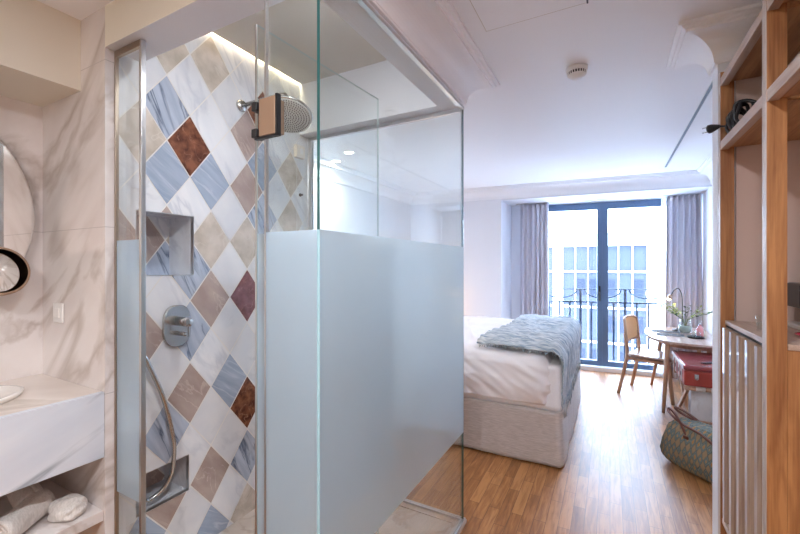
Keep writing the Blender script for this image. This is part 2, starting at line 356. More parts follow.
# side walls
struct('wall_right', MB().box(WR,WR+.12,2.235,6.1,0,ZC), M['paint'])
struct('wall_closet_end', MB().box(.41,1.09,2.137,2.235,0,ZC), [M['paint']])
struct('wall_closet_lining', MB().box(.47,.999,2.127,2.137,0,2.25), M['pink'])
struct('wall_corridor_right', MB().box(1.0,1.09,-1.6,2.137,0,ZC), M['pink'])
struct('wall_rear', MB().box(-2.4,1.09,-1.7,-1.6,0,ZC), M['cream'])
struct('wall_vanity_side', MB().box(-2.40,-2.28,-1.6,HY,0,ZC), M['mar'])
struct('wall_vanity_end', MB().box(-2.40,-1.735,HY,HY+.036,0,ZC), M['mar'])
struct('wall_vanity_soffit', MB().box(-2.28,-1.926,-1.6,HY,2.12,ZC), M['cream'])
struct('wall_bed_side', MB().box(WL-.12,WL,BY,5.06,0,ZC), M['paint'])
struct('wall_behind_tiles', MB().box(WL-.1,TX-.25,HY+.05,BY,0,ZC), M['paint'])
c = MB(); c.prism([(-2.6,beamy(-2.6)),(-1.26,beamy(-1.26)),(-1.26,5.74),(-2.6,5.6)], 0, ZC)
struct('wall_window_left', c, M['paint'])
c = MB(); c.prism([(-1.26,beamy(-1.26)),(.97,beamy(.97)),(.97,5.93),(-1.26,5.74)], ZT, ZC)
struct('wall_beam', c, M['paint'])
c = MB(); wallbox(c,-1.3,-.70,0,.14,0,ZC); wallbox(c,1.0,1.2,0,.14,0,ZC); wallbox(c,-.70,1.0,0,.14,2.24,ZC)
struct('wall_window', c, M['paint'])

# ---- cornice with mitred corners, room always on the right-hand side of the path
prof = [(0,2.268),(.012,2.268),(.014,2.276)]
for k in range(13):
    a = PI - (PI/2)*k/12
    prof.append((.122+.106*math.cos(a), 2.276+.100*math.sin(a)))
prof += [(.130,2.376),(.130,2.386),(.142,2.388),(.146,2.396),(.160,2.398),(.160,2.4095),(0,2.4095)]
def sweep(path, prof):
    t = MB(); n = len(path); rows = []
    P = [Vector((p[0],p[1])) for p in path]
    for i in range(n):
        d1 = (P[i]-P[i-1]).normalized() if i > 0 else None
        d2 = (P[i+1]-P[i]).normalized() if i < n-1 else None
        r1 = Vector((d1.y,-d1.x)) if d1 else None; r2 = Vector((d2.y,-d2.x)) if d2 else None
        if r1 is None: m = r2
        elif r2 is None: m = r1
        else:
            m = (r1+r2); m = m/ m.dot(r1)
        rows.append([t.b.verts.new((P[i].x+m.x*d, P[i].y+m.y*d, z)) for d, z in prof])
    for a, b in zip(rows, rows[1:]):
        for k in range(len(prof)-1):
            f = t.b.faces.new((a[k],b[k],b[k+1],a[k+1])); f.smooth = False
    t.b.faces.new(rows[0]); t.b.faces.new(rows[-1][::-1])
    bmesh.ops.recalc_face_normals(t.b, faces=t.b.faces[:])
    return t
path = [(SX,.80),(SX,BY),(WL,BY),(WL,beamy(WL)),(WR,beamy(WR)),(WR,2.235),(.41,2.235),(.41,2.137),(.999,2.137)]
struct('trim_1', sweep(path, prof), M['cornice'])
# low skirting
bp = [(0,.0),(.012,.0),(.012,.075),(.008,.08),(0,.08)]
struct('baseboard_bedroom', sweep([(WL,BY+.02),(WL,beamy(WL)),(-1.26,beamy(-1.26)),(-1.26,5.73)], bp), M['paint'])
struct('baseboard_right', sweep([(WR,5.90),(WR,2.235),(.41,2.235),(.41,2.137)], bp), M['paint'])
# window threshold
c = MB(); wallbox(c,-1.15,1.05,-.09,0,0,.055); struct('trim_2', c, M['paint'])

# ------------------------------------------------------------------ harlequin tile wall
tiles = {}
def setc(s, *kj):
    for k in kj: tiles[k] = s
setc('te', (1,3),(-1,3),(-2,0),(1,-3),(3,-3),(6,0),(6,-2),(3,-13))
setc('tt', (3,1),(3,-1),(1,-5),(-2,-6),(0,-8),(1,-11),(-1,-11),(-1,-3),(-3,-3),(6,-8),(5,-7))
setc('tb', (-1,1),(0,-4),(-1,-9),(3,-11),(4,-2),(0,-6))
setc('tb2', (-1,-1),(1,-1),(2,-8),(-2,-12),(1,-13),(4,0),(-3,-9))
setc('tr', (0,0),(3,-9),(4,2),(5,-9))
setc('tu', (3,-5))
order = ['grout','tw','tw2','tb','tb2','te','tt','tr','tu','niche']
def clip(poly, y0, y1, z0, z1):
    for ax, lim, keep in ((0,y0,1),(0,y1,-1),(1,z0,1),(1,z1,-1)):
        outp = []
        for i in range(len(poly)):
            p, q = poly[i-1], poly[i]; ip = (p[ax]-lim)*keep >= 0; iq = (q[ax]-lim)*keep >= 0
            if ip != iq:
                t = (lim-p[ax])/(q[ax]-p[ax]); outp.append((p[0]+t*(q[0]-p[0]), p[1]+t*(q[1]-p[1])))
            if iq: outp.append(q)
        poly = outp
        if len(poly) < 3: return None
    return poly
def tile_region(t, x, y0, y1, z0, z1):
    vs = [t.b.verts.new((x-.0015,a,b)) for a, b in ((y0,z0),(y1,z0),(y1,z1),(y0,z1))]
    f = t.b.faces.new(vs); f.material_index = 0
    for k in range(-5,11):
        for j in range(-16,8):
            if (k+j) % 2: continue
            cy, cz = 1.175+.112*k, 1.971+.1485*j; g = .0035
            poly = clip([(cy-.112+g,cz),(cy,cz-.1485+g*1.3),(cy+.112-g,cz),(cy,cz+.1485-g*1.3)], y0, y1, z0, z1)
            if not poly: continue
            s = tiles.get((k,j), 'tw' if (k*7+j*3) % 4 else 'tw2')
            f = t.b.faces.new([t.b.verts.new((x,a,b)) for a, b in poly]); f.material_index = order.index(s)
n1 = (.93,1.195,1.351,1.637); n2 = (.93,1.17,.318,.492)
c = MB()
ya, yb = HY+.036, BY-.012
for (y0,y1,z0,z1) in ((ya,.93,0,2.66),(1.195,yb,0,2.66),(.93,1.195,n1[3],2.66),(.93,1.195,n2[3],n1[2]),(.93,1.195,0,n2[2]),(1.17,1.195,n2[2],n2[3])):
    tile_region(c, TX, y0, y1, z0, z1)
for nb in (n1, n2):
    y0,y1,z0,z1 = nb; xb = TX-.20
    tile_region(c, xb, y0, y1, z0, z1)
    for q in (((TX,y0,z0),(xb,y0,z0),(xb,y1,z0),(TX,y1,z0)), ((TX,y0,z1),(TX,y1,z1),(xb,y1,z1),(xb,y0,z1)),
              ((TX,y1,z0),(xb,y1,z0),(xb,y1,z1),(TX,y1,z1)), ((TX,y0,z0),(TX,y0,z1),(xb,y0,z1),(xb,y0,z0))):
        f = c.b.faces.new([c.b.verts.new(p) for p in q]); f.material_index = 9
# closed back
c.box(TX-.25,TX-.21,ya,yb,0,2.66)
c.box(TX-.21,TX-.002,ya-.001,ya,0,2.66); c.box(TX-.21,TX-.002,yb,yb+.001,0,2.66); c.box(TX-.21,TX-.002,ya,yb,2.66,2.661)
struct('wall_shower_tiles', c, [M[x] for x in order])
# metal trim rings round the niches
for i, (y0,y1,z0,z1) in enumerate((n1,n2)):
    c = MB(); w = .003
    for b in ((y0,y1,z1-w,z1),(y0,y1,z0,z0+w),(y0,y0+w,z0+w,z1-w),(y1-w,y1,z0+w,z1-w)): c.box(TX-.02,TX+.001,*b)
    struct('trim_%d' % (3+i), c, M['alu'])
put('led_strip', MB().box(TX+.003,-1.7675,.94,1.925,ZR+.022,ZR+.026), M['led'], label='warm glowing light strip in the slot above the diamond tile wall', cat='light strip')
struct('floor_shower', MB().box(TX,SX-.045,FY+.03,BY-.045,0,.012), M['tray'])
c = MB(); c.box(-1.735,SX+.006,FY-.035,FY+.03,0,.018,.002); c.box(SX-.045,SX+.014,FY+.03,BY+.02,0,.018,.002); c.box(TX,SX-.045,BY-.045,BY+.02,0,.018,.002)
struct('trim_5', c, M['tray'])
c = MB(); c.box(SX-.011,SX+.011,FY,BY+.01,.018,.03,.001); c.box(TX+.02,SX-.011,BY-.011,BY+.011,.018,.03,.001)
struct('trim_6', c, M['alu'])

# ------------------------------------------------------------------ shower glass
ZF0, ZF1 = .50, 1.497
def glass_slab(mb, p0, p1, th, z0, z1):
    """vertical slab from p0 to p1 (xy); small side faces get the green edge slot 1"""
    p0, p1 = Vector(p0), Vector(p1); d = (p1-p0).normalized(); n = Vector((-d.y,d.x))*th/2
    q = [p0-n, p1-n, p1+n, p0+n]
    lo = [mb.b.verts.new((v.x,v.y,z0)) for v in q]; hi = [mb.b.verts.new((v.x,v.y,z1)) for v in q]
    fs = [mb.b.faces.new((lo[0],lo[1],hi[1],hi[0])), mb.b.faces.new((lo[2],lo[3],hi[3],hi[2]))]
    es = [mb.b.faces.new((lo[1],lo[2],hi[2],hi[1])), mb.b.faces.new((lo[3],lo[0],hi[0],hi[3]))]
    for f in es: f.material_index = 1
    return mb
def pane(name, label, cat, p0, p1, z0, z1, th=.008, group=None, edge='gedge'):
    r = thing(name, label, cat, (p0[0],p0[1],z0), group=group)
    q0, q1 = Vector(p0), Vector(p1); d = (q1-q0).normalized(); n = Vector((-d.y,d.x))*th/2
    for za, zb, ze in ((ZF1, z1, z1), (z0, ZF0, z0)):
        g = MB(); glass_slab(g, p0, p1, th, za, zb)
        f = g.b.faces.new([g.b.verts.new((v.x,v.y,ze)) for v in (q0-n,q1-n,q1+n,q0+n)]); f.material_index = 1
        bmesh.ops.remove_doubles(g.b, verts=g.b.verts[:], dist=1e-5)
        put('clear_glass', g, [M['glass'], M[edge]], r, label='clear band of the glass')
    fb = MB()
    # frosted film on one face, clear outer face
    a, b = q0-n, q1-n; e, h = q0+n, q1+n
    f = fb.b.faces.new([fb.b.verts.new(v) for v in ((a.x,a.y,ZF0),(b.x,b.y,ZF0),(b.x,b.y,ZF1),(a.x,a.y,ZF1))]); f.material_index = 0
    f = fb.b.faces.new([fb.b.verts.new(v) for v in ((e.x,e.y,ZF0),(e.x,e.y,ZF1),(h.x,h.y,ZF1),(h.x,h.y,ZF0))]); f.material_index = 1
    for u, w in ((a,e),(b,h)):
        f = fb.b.faces.new([fb.b.verts.new(v) for v in ((u.x,u.y,ZF0),(w.x,w.y,ZF0),(w.x,w.y,ZF1),(u.x,u.y,ZF1))]); f.material_index = 2
    bmesh.ops.remove_doubles(fb.b, verts=fb.b.verts[:], dist=1e-5)
    put('frosted_band', fb, [M['frost'], M['glass'], M['fedge']], r, label='frosted middle band of the glass')
    return r
r = pane('shower_screen', 'large fixed glass panel of the shower facing the corridor, frosted middle band', 'glass panel', (SX,FY-.005), (SX,BY-.006), .03, ZT, .010)
put('top_channel', MB().box(SX-.009,SX+.009,FY+.006,BY-.006,ZT-.012,ZT-.0005), M['alu'], r)
r = pane('shower_screen', 'fixed shower glass panel at the bedroom end with a metal side channel', 'glass panel', (TX+.03,BY), (SX-.008,BY), .03, ZT)
c = MB(); c.box(TX+.002,TX+.03,BY-.012,BY+.012,.03,ZT-.001,.001); c.box(TX+.03,SX-.008,BY-.010,BY+.010,ZT-.022,ZT-.0005); put('metal_channel', c, M['alu'], r)
r = pane('shower_screen', 'narrow fixed shower glass pane carrying the door hinges at the glass corner', 'glass panel', (-.901,FY), (SX-.005,FY), .03, ZT-.001)
put('edge_profile', MB().box(-.905,-.900,FY-.006,FY+.006,.03,ZT-.001), M['alu'], r)
r = pane('shower_screen', 'narrow bronze-framed shower glass pane beside the vanity wall', 'glass panel', (-1.728,FY), (-1.560,FY), .03, ZT-.024)
c = MB(); c.box(-1.7345,-1.727,FY-.010,FY+.004,.02,ZT-.001,.001); c.box(-1.727,-1.556,FY-.010,FY+.004,ZT-.026,ZT-.001,.001)
put('bronze_frame', c, M['bronze'], r)
put('edge_profile', MB().box(-1.562,-1.548,FY-.009,FY+.009,.02,ZT-.001,.001), M['alu'], r)
d0, d1 = (-.957,FY+.012), (-.911,1.484)
r = pane('shower_door', 'frameless glass shower door swung open into the shower', 'shower door', d0, d1, .035, 2.139, .008, edge='ledge')
c = MB(); c.box(-.9605,-.9545,FY+.008,FY+.012,.035,2.139); put('door_seal', c, M['alu'], r)
for z in (1.835, .42):
    h = put('hinge', MB().box(-.914,-.848,FY-.019,FY-.006,z-.055,z+.055,.002), M['copper'], r)
    c = MB(); c.box(-.846,-.838,FY-.021,FY-.006,z-.058,z+.058); c.box(-.935,-.838,FY-.017,FY-.006,z-.062,z-.056); put('hinge_gasket', c, M['black'], h)
    for dz in (-.040,.040):
        c = MB(); c.box(-.950,-.928,FY-.016,FY+.022,z+dz-.013,z+dz+.013,.002); put('hinge_clamp', c, M['black'], h)
    c = MB(); c.box(-.908,-.850,FY+.006,FY+.020,z-.05,z+.05,.002); put('hinge_backplate', c, M['copper'], h)

# ------------------------------------------------------------------ shower fittings
r = thing('rain_shower', 'round chrome rain shower head on a wall arm, dotted underside', 'shower head', (TX,1.47,2.272))
put('wall_flange', MB().lathe([(0,.016),(.026,.016),(.032,.006),(.032,0),(0,0)], (TX+.001,1.47,2.272), rot=(0,PI/2,0)), M['chrome'], r)
put('arm', MB().tube([(TX+.01,1.47,2.272),(-1.50,1.47,2.272),(-1.455,1.47,2.266),(-1.437,1.47,2.245),(-1.433,1.47,2.18)], .011, 12), M['chrome'], r)
tl = (math.radians(-20), math.radians(-14), 0)
put('head', MB().lathe([(0,.030),(.02,.030),(.024,.014),(.10,.010),(.121,.003),(.122,-.003),(.118,-.007),(0,-.007)], (-1.433,1.47,2.158), 56, rot=tl), M['chrome'], r)
put('spray_plate', MB().lathe([(0,-.0105),(.112,-.0105),(.114,-.007)], (-1.433,1.47,2.158), 56, rot=tl), M['white'], r)
c = MB()
Rm = Matrix.Translation((-1.433,1.47,2.158)) @ Euler(tl).to_matrix().to_4x4()
for ring in range(1,9):
    nn = ring*7
    for k in range(nn):
        a = 2*PI*k/nn + ring*.3; p = Rm @ Vector((ring*.013*math.cos(a), ring*.013*math.sin(a), -.0125))
        c.lathe([(0,-.0015),(.0028,-.001),(.0028,.003)], p, 6)
put('nozzles', c, M['black'], r, kind='stuff')

r = thing('shower_valve', 'oval steel mixer plate with a round knob between the two wall niches', 'shower mixer', (TX,1.106,1.12))
pts = []
for k in range(40):
    a = 2*PI*k/40; ca, sa = math.cos(a), math.sin(a); e = 2/2.6
    pts.append((1.106+.066*math.copysign(abs(ca)**e,ca), 1.117+.097*math.copysign(abs(sa)**e,sa)))
c = MB(); lo = [c.b.verts.new((TX+.001,a,b)) for a, b in pts]; mid = [c.b.verts.new((TX+.012,a,b)) for a, b in pts]
hi = [c.b.verts.new((TX+.016,1.106+(a-1.106)*.95,1.117+(b-1.117)*.96)) for a, b in pts]
for i in range(40):
    j = (i+1) % 40; c.b.faces.new((lo[i],lo[j],mid[j],mid[i])); c.b.faces.new((mid[i],mid[j],hi[j],hi[i]))
c.b.faces.new(hi); c.b.faces.new(lo[::-1]); bmesh.ops.recalc_face_normals(c.b, faces=c.b.faces[:]); put('plate', c, M['chrome'], r)
k_ = put('knob', MB().lathe([(0,.085),(.019,.085),(.021,.082),(.021,.0),(0,0)], (TX+.014,1.106,1.14), rot=(0,PI/2,0)), M['chrome'], r)
put('lever', MB().obox((TX+.088,1.112,1.108), (.007,.008,.07), bev=.001), M['chrome'], k_)
put('diverter', MB().lathe([(0,.055),(.009,.055),(.010,.053),(.010,0),(0,0)], (TX+.014,1.106,1.083), rot=(0,PI/2,0)), M['chrome'], r)

r = thing('hand_shower', 'slim hand shower with a long steel hose looping into the lower niche', 'hand shower', (TX,.905,1.10))
put('holder', MB().lathe([(0,.03),(.018,.03),(.022,0),(0,0)], (TX+.001,.905,1.16), rot=(0,PI/2,0)), M['chrome'], r)
put('handle', MB().tube([(TX+.05,.905,1.06),(TX+.052,.905,1.12),(TX+.055,.906,1.25),(TX+.07,.908,1.33)], [.009,.011,.012,.014], 12), M['chrome'], r)
hp = [(TX+.05,.905,1.06),(TX+.05,.935,1.02),(TX+.048,.975,.93),(TX+.045,1.018,.82),(TX+.04,1.052,.70),(TX+.03,1.078,.58),(TX+.01,1.088,.49),(TX-.005,1.084,.425),(TX-.02,1.055,.372),(TX-.03,1.00,.350),(TX-.02,.965,.375),(TX+.01,.925,.43),(TX+.014,.90,.53),(TX+.013,.895,.62)]
def smoothpts(p, n=6):
    P = [Vector(q) for q in p]; out = []
    for i in range(len(P)-1):
        a, b, c_, d = P[max(i-1,0)], P[i], P[i+1], P[min(i+2,len(P)-1)]
        for k in range(n):
            t = k/n; out.append(.5*((2*b)+(-a+c_)*t+(2*a-5*b+4*c_-d)*t*t+(-a+3*b-3*c_+d)*t**3))
    out.append(P[-1]); return out
put('hose', MB().tube(smoothpts(hp), .0095, 10), M['chrome'], r)
r = thing('wall_switch', 'small white pull-cord switch high on the tiles beside the rain shower', 'switch', (TX,1.905,2.13))
put('plate', MB().box(TX+.001,TX+.030,1.872,1.948,2.09,2.17,.003), plain('cream_switch', (.78,.73,.66), .4), r)
put('button', MB().box(TX+.030,TX+.035,1.90,1.925,2.115,2.15,.002), M['white'], r)
put('cord', MB().tube([(TX+.017,1.885,2.09),(TX+.017,1.885,1.20)], .0012, 5), M['white'], r)
put('tile_hook', MB().lathe([(0,.02),(.007,.02),(.006,.006),(.011,.004),(.011,0),(0,0)], (TX+.001,1.932,1.857), 16, rot=(0,PI/2,0)), M['black'], label='tiny dark knob on the tiles below the pull-cord switch', cat='hook')

# ------------------------------------------------------------------ vanity
r = thing('vanity_counter', 'white marble vanity counter with a deep veined apron beside the shower', 'vanity', (-2.0,.3,.65))
put('worktop', MB().box(-2.279,-1.757,-1.3,HY-.001,.875,.9045,.001), M['martop'], r)
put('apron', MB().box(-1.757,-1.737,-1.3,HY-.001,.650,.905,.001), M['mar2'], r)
put('underside', MB().box(-2.279,-1.757,-1.3,HY-.001,.70,.875), M['mar'], r)
put('lower_shelf', MB().box(-2.279,-1.745,-1.3,HY-.001,.40,.44,.001), M['mar'], r)
put('wash_basin', MB().lathe([(0,.004),(.5,.005),(.86,.012),(.94,.020),(1,.020),(1.0,.014),(.97,.001),(0,.001)], (-2.03,.375,.9045), 60, .175, .27), M['ceramic'], label='shallow oval white basin set on the vanity counter', cat='basin')
r = thing('round_mirror', 'large round frameless mirror on the veined marble wall above the vanity', 'mirror', (-2.28,.252,1.61))
put('glass', MB().lathe([(0,.05),(.492,.05),(.50,.044),(.50,.04),(0,.04)], (-2.28,.252,1.61), 96, rot=(0,PI/2,0), sm=False), M['mirror'], r)
put('back_frame', MB().lathe([(0,.04),(.44,.04),(.44,0),(0,0)], (-2.279,.252,1.61), 64, rot=(0,PI/2,0)), M['alu'], r)
r = thing('makeup_mirror', 'small round magnifying mirror on a short arm in front of the big round mirror', 'mirror', (-2.22,.50,1.37))
rt = (0, math.radians(80), math.radians(8))
put('mirror_glass', MB().lathe([(0,.013),(.088,.013),(.088,.009),(0,.009)], (-2.13,.605,1.375), 48, rot=rt), M['mirror'], r)
put('rim', MB().lathe([(.088,.014),(.094,.015),(.098,.010),(.098,-.006),(.09,-.012),(0,-.012),(0,.008),(.088,.009)], (-2.13,.605,1.375), 48, rot=rt), M['copper'], r)
put('arm', MB().tube([(-2.15,.60,1.375),(-2.18,.54,1.37),(-2.225,.52,1.37)], .008, 10), M['chrome'], r)
r = thing('light_switch', 'white rocker switch on the veined marble wall above the vanity corner', 'switch', (-2.11,HY,1.19))
put('plate', MB().box(-2.155,-2.068,HY-.009,HY-.001,1.150,1.235,.003), M['white'], r)
put('rocker', MB().box(-2.133,-2.09,HY-.013,HY-.009,1.172,1.213,.002), M['white'], r)

def rolled_towel(label, c0, L, R, ang, group=None, tilt=0):
    r = thing('rolled_towel', label, 'towel', c0, group=group)
    # spiral roll seen on its end, axis along ang
    t = bmesh.new(); turns = 3.2; n = 90; prof2 = []
    for i in range(n):
        a = turns*2*PI*i/(n-1); rr = .012+(R-.012)*i/(n-1); prof2.append((rr*math.cos(a), rr*math.sin(a)))
    thick = (R-.012)/turns*.82
    segs = 10; rows = []
    for s in range(segs+1):
        x = -L/2+L*s/segs; row = []
        for (py, pz) in prof2:
            w = 1+.03*noise.noise(Vector((x*14, py*20, pz*20)))
            row.append(t.verts.new((x, py*w, pz*w)))
        rows.append(row)
    for a, b in zip(rows, rows[1:]):
        for i in range(n-1):
            f = t.faces.new((a[i],a[i+1],b[i+1],b[i])); f.smooth = True
    m = MB(); m.add(t, 0, Matrix.Translation(Vector(c0)+Vector((0,0,R))) @ Euler((0,tilt,ang)).to_matrix().to_4x4())
    put('roll', m, M['towel'], r, solid=thick)
    return r
rolled_towel('rolled white towel facing out at the front of the vanity shelf pile', (-1.87,.585,.441), .20, .048, -.95)
rolled_towel('rolled white towel lying behind the front roll on the vanity shelf', (-2.06,.66,.441), .24, .046, -.15)
def bundle(label, cx, cy, cz, sx, sy, sz, seed):
    m = MB(); t = bmesh.new(); bmesh.ops.create_icosphere(t, subdivisions=5, radius=1)
    for v in t.verts:
        p = v.co.copy(); f = 1 + .16*noise.noise(p*1.6+Vector((seed,0,0))) + .10*math.sin(p.x*9+4*noise.noise(p*1.3+Vector((0,seed,0))))*.6
        v.co = Vector((p.x*sx*f, p.y*sy*f, max(-.55, p.z)*sz*f))
    for f in t.faces: f.smooth = True
    zm = min(v.co.z for v in t.verts)
    m.add(t, 0, Matrix.Translation((cx,cy,cz-zm)))
    put('folded_towel', m, M['towel'], label=label, cat='towel')
bundle('soft folded white bath towel at the right end of the vanity shelf', -1.835,.715,.441, .072,.055,.040, 3)
bundle('crumpled white towel at the back left of the vanity shelf', -2.14,.44,.441, .085,.11,.055, 9)

# ------------------------------------------------------------------ ceiling fittings
r = thing('smoke_detector', 'round white smoke detector on the corridor ceiling', 'smoke detector', (-.150,2.19,ZC-.001))
put('base', MB().lathe([(0,0),(.052,0),(.052,-.012),(.048,-.022),(0,-.022)], (-.150,2.19,ZC-.001)), M['white'], r)
put('vent_ring', MB().lathe([(.044,-.022),(.041,-.034),(0,-.034)], (-.150,2.19,ZC-.001)), M['dark'], r)
c = MB()
for k in range(22):
    a = 2*PI*k/22; c.obox((-.150+.0435*math.cos(a),2.19+.0435*math.sin(a),ZC-.0285), (.004,.004,.014), (0,0,a))
put('fins', c, M['white'], r)
put('cap', MB().lathe([(.042,-.034),(.040,-.040),(.026,-.046),(.024,-.052),(0,-.054)], (-.150,2.19,ZC-.001)), M['white'], r)
r = thing('access_panel', 'flush square access panel in the corridor ceiling', 'access panel', (-.27,1.3,ZC-.004))
put('panel', MB().box(-.468,-.080,1.0,1.656,ZC-.003,ZC-.0005), M['ceil'], r)
c = MB(); c.box(-.4705,-.468,1.0,1.6585,ZC-.0032,ZC-.0005); c.box(-.468,-.080,1.656,1.6585,ZC-.0032,ZC-.0005); put('shadow_gap', c, M['greige'], r)
put('latch', MB().box(-.079,-.073,1.60,1.66,ZC-.006,ZC-.0005), M['black'], r)
r = thing('linear_diffuser', 'thin grey slot diffuser line in the bedroom ceiling near the right wall', 'ceiling slot', (.5,3.8,ZC-.004))
c = MB(); c.box(.494,.510,2.62,4.83,ZC-.004,ZC-.0005); put('slot', c, plain('slot_grey', (.16,.20,.24), .5), r)
c = MB(); c.box(.492,.494,2.62,4.83,ZC-.005,ZC-.0005); c.box(.510,.512,2.62,4.83,ZC-.007,ZC-.0005); put('edge_profile', c, M['alu'], r)
for i, (x, y, lb) in enumerate(((-2.054,2.853,'round recessed ceiling light over the bed, nearer the window'), (-2.343,3.04,'round recessed ceiling light over the bed, beside the headboard wall'))):
    r = thing('ceiling_light', lb.replace('nearer the window','closer to the shower'), 'ceiling light', (x,y,ZC-.001), group='recessed lights over the bed')
    put('trim_ring', MB().lathe([(.040,0),(.052,0),(.050,-.005),(.040,-.005)], (x,y,ZC-.001), 32), M['white'], r)
    put('lens', MB().lathe([(0,-.003),(.040,-.003)], (x,y,ZC-.001), 32), M['down'], r)

# ------------------------------------------------------------------ open wardrobe and cabinet
X0 = .41
r = thing('open_wardrobe', 'open oak wardrobe rack with uprights, top box and hat shelf beside the corridor', 'wardrobe', (X0,1.8,0))
for (x, y0, y1) in ((X0,2.094,2.126),(X0,1.541,1.578),(X0,.90,.95),(.94,2.094,2.126),(.94,1.541,1.578),(.94,.90,.95)):
    c = MB(); c.box(x+.0015,x+.047,y0,y1,0,2.215,.001); c.box(x,x+.0015,y0+.001,y1-.001,0,2.215,mi=1)  # thin front face takes the oak painted as lit by the window
    put('upright', c, [M['oak'], M['oaklitz']], r)
segs = ((1.578,2.094),(.95,1.541))
for (a, b) in segs:
    for (z0, z1) in ((1.886,1.922),(2.155,2.190)):
        put('rail', MB().box(X0+.0015,X0+.028,a,b,z0,z1,.001), M['oakpale'], r)
    put('hat_shelf', MB().box(X0+.028,.985,a,b,1.892,1.912), M['oaky'], r)
    put('top_board', MB().box(X0+.028,.985,a,b,2.168,2.188), M['oaky'], r)
    put('inner_batten', MB().box(.60,.63,a,b,2.13,2.168,.001), M['oakpale'], r)
r = thing('fluted_cabinet', 'oak minibar cabinet with fluted front under the open wardrobe', 'cabinet', (X0,1.8,0))
put('body', MB().box(X0+.05,.998,1.5805,2.093,0,1.14), M['oakx'], r)
put('side_panel', MB().box(X0+.0475,.998,1.5415,1.580,0,1.150,.001), M['oak'], r)
c = MB(); c.box(X0+.016,.998,1.5795,2.0930,1.150,1.168,.002); c.box(X0+.0475,.938,1.538,1.5795,1.1505,1.168,.002)
put('worktop', c, M['oakpale'], r)
c = MB(); pitch = .0505*2; y = 1.572; pr = []
yy = []
nfl = 5; pw = (2.090-1.582)/nfl
for k in range(nfl):
    y0 = 1.582+k*pw
    pr += [(X0+.038,y0),(X0+.038,y0+pw*.30),(X0+.010,y0+pw*.42),(X0+.003,y0+pw*.52),(X0+.003,y0+pw*.80),(X0+.010,y0+pw*.90),(X0+.038,y0+pw*.985)]
pr += [(X0+.038,2.090),(X0+.050,2.090),(X0+.050,1.582)]
c.prism(pr[::-1], .345, 1.139)
put('fluted_door', c, M['flute'], r)
c = MB(); c.box(X0+.006,X0+.030,1.580,2.093,.312,.334,.002); put('bottom_rail', c, M['oakpale'], r)
c = MB(); c.box(X0+.020,X0+.05,1.580,2.093,1.140,1.1495); put('shadow_gap', c, M['dark'], r)

r = thing('cable_coil', 'coiled black mains cable with a two-pin plug hanging off the hat shelf', 'cable', (.47,1.95,1.913))
c = MB()
for i in range(7):
    cx, cy = .452+.006*math.sin(i*2.1), 2.035-i*.022; pts = []
    for k in range(28):
        a = 2*PI*k/28; pts.append((cx+.030*math.cos(a)+.006*math.sin(3*a+i), cy+.012*math.sin(a+i), 1.973+(.050+.004*math.sin(i*1.7))*math.sin(a)))
    c.tube(pts, .0062, 8, closed=True)
put('coils', c, M['black'], r)
put('plug_lead', MB().tube(smoothpts([(.425,2.03,1.96),(.418,2.045,1.97),(.400,2.058,1.977)]), .004, 8), M['black'], r)
pl = put('plug', MB().tube([(.402,2.056,1.977),(.395,2.062,1.977),(.378,2.080,1.978),(.372,2.086,1.978)], [.006,.010,.018,.019], 12), M['black'], r)
c = MB()
c.b.free()
for dz in (-.010,.010): put('pin', MB().tube([(.372,2.086,1.978+dz),(.352,2.107,1.980+dz)], .0024, 8), M['chrome'], pl)

# things on the cabinet
r = thing('coffee_machine', 'compact coffee machine with a black head at the right edge of the cabinet', 'coffee machine', (.66,1.93,1.168))
put('base', MB().box(.588,.80,1.84,2.03,1.169,1.185,.004), M['alu'], r)
put('body', MB().box(.65,.80,1.85,2.02,1.185,1.40,.012), M['alu'], r)
put('head', MB().box(.588,.80,1.87,2.00,1.245,1.335,.008), M['black'], r)
r = thing('tea_cup', 'white cup on a small red saucer on the cabinet worktop', 'cup', (.565,1.70,1.168))
put('cup', MB().lathe([(0,.012),(.018,.012),(.030,.03),(.034,.055),(.031,.055),(.027,.03),(0,.016)], (.568,1.70,1.169), 28), M['ceramic'], r)
put('saucer', MB().lathe([(0,.003),(.03,.003),(.045,.010),(.046,.012),(.03,.006),(0,.006)], (.568,1.70,1.1685), 32), M['redplastic'], r)
r = thing('drinking_glass', 'small clear tumbler on the cabinet worktop against the upright', 'glass', (.50,1.80,1.168))
put('bowl', MB().lathe([(0,.001),(.020,.001),(.024,.055),(.022,.055),(.018,.006),(0,.006)], (.474,1.80,1.1685), 24), M['glass'], r)

# ------------------------------------------------------------------ french window
r = MB()
for b in ((-.70,-.665,0,2.24),(.905,1.0,0,2.24)): wallbox(r, b[0], b[1], .02, .10, b[2], b[3])
wallbox(r,-.665,-.050,.02,.10,2.15,2.24); wallbox(r,.080,.905,.02,.10,2.15,2.24)
wallbox(r,-.665,-.050,.02,.10,0,.115); wallbox(r,.080,.905,.02,.10,0,.115)
wallbox(r,-.050,.080,.015,.10,0,2.24); wallbox(r,.012,.020,.008,.015,.02,2.23)
win = struct('window_1', r, M['frame'])
for (a, b) in ((-.665,-.050),(.080,.905)):
    c = MB(); wallbox(c, a, b, .055, .062, .115, 2.15); put('pane', c, M['wglass'], win)
c = MB(); wallbox(c,-.035,-.012,-.006,.015,.93,1.12); c.tube([W(-.0235,-.004,1.03),W(-.0235,-.045,1.03),W(-.0235,-.05,.92)], .008, 8); put('handle', c, M['black'], win)

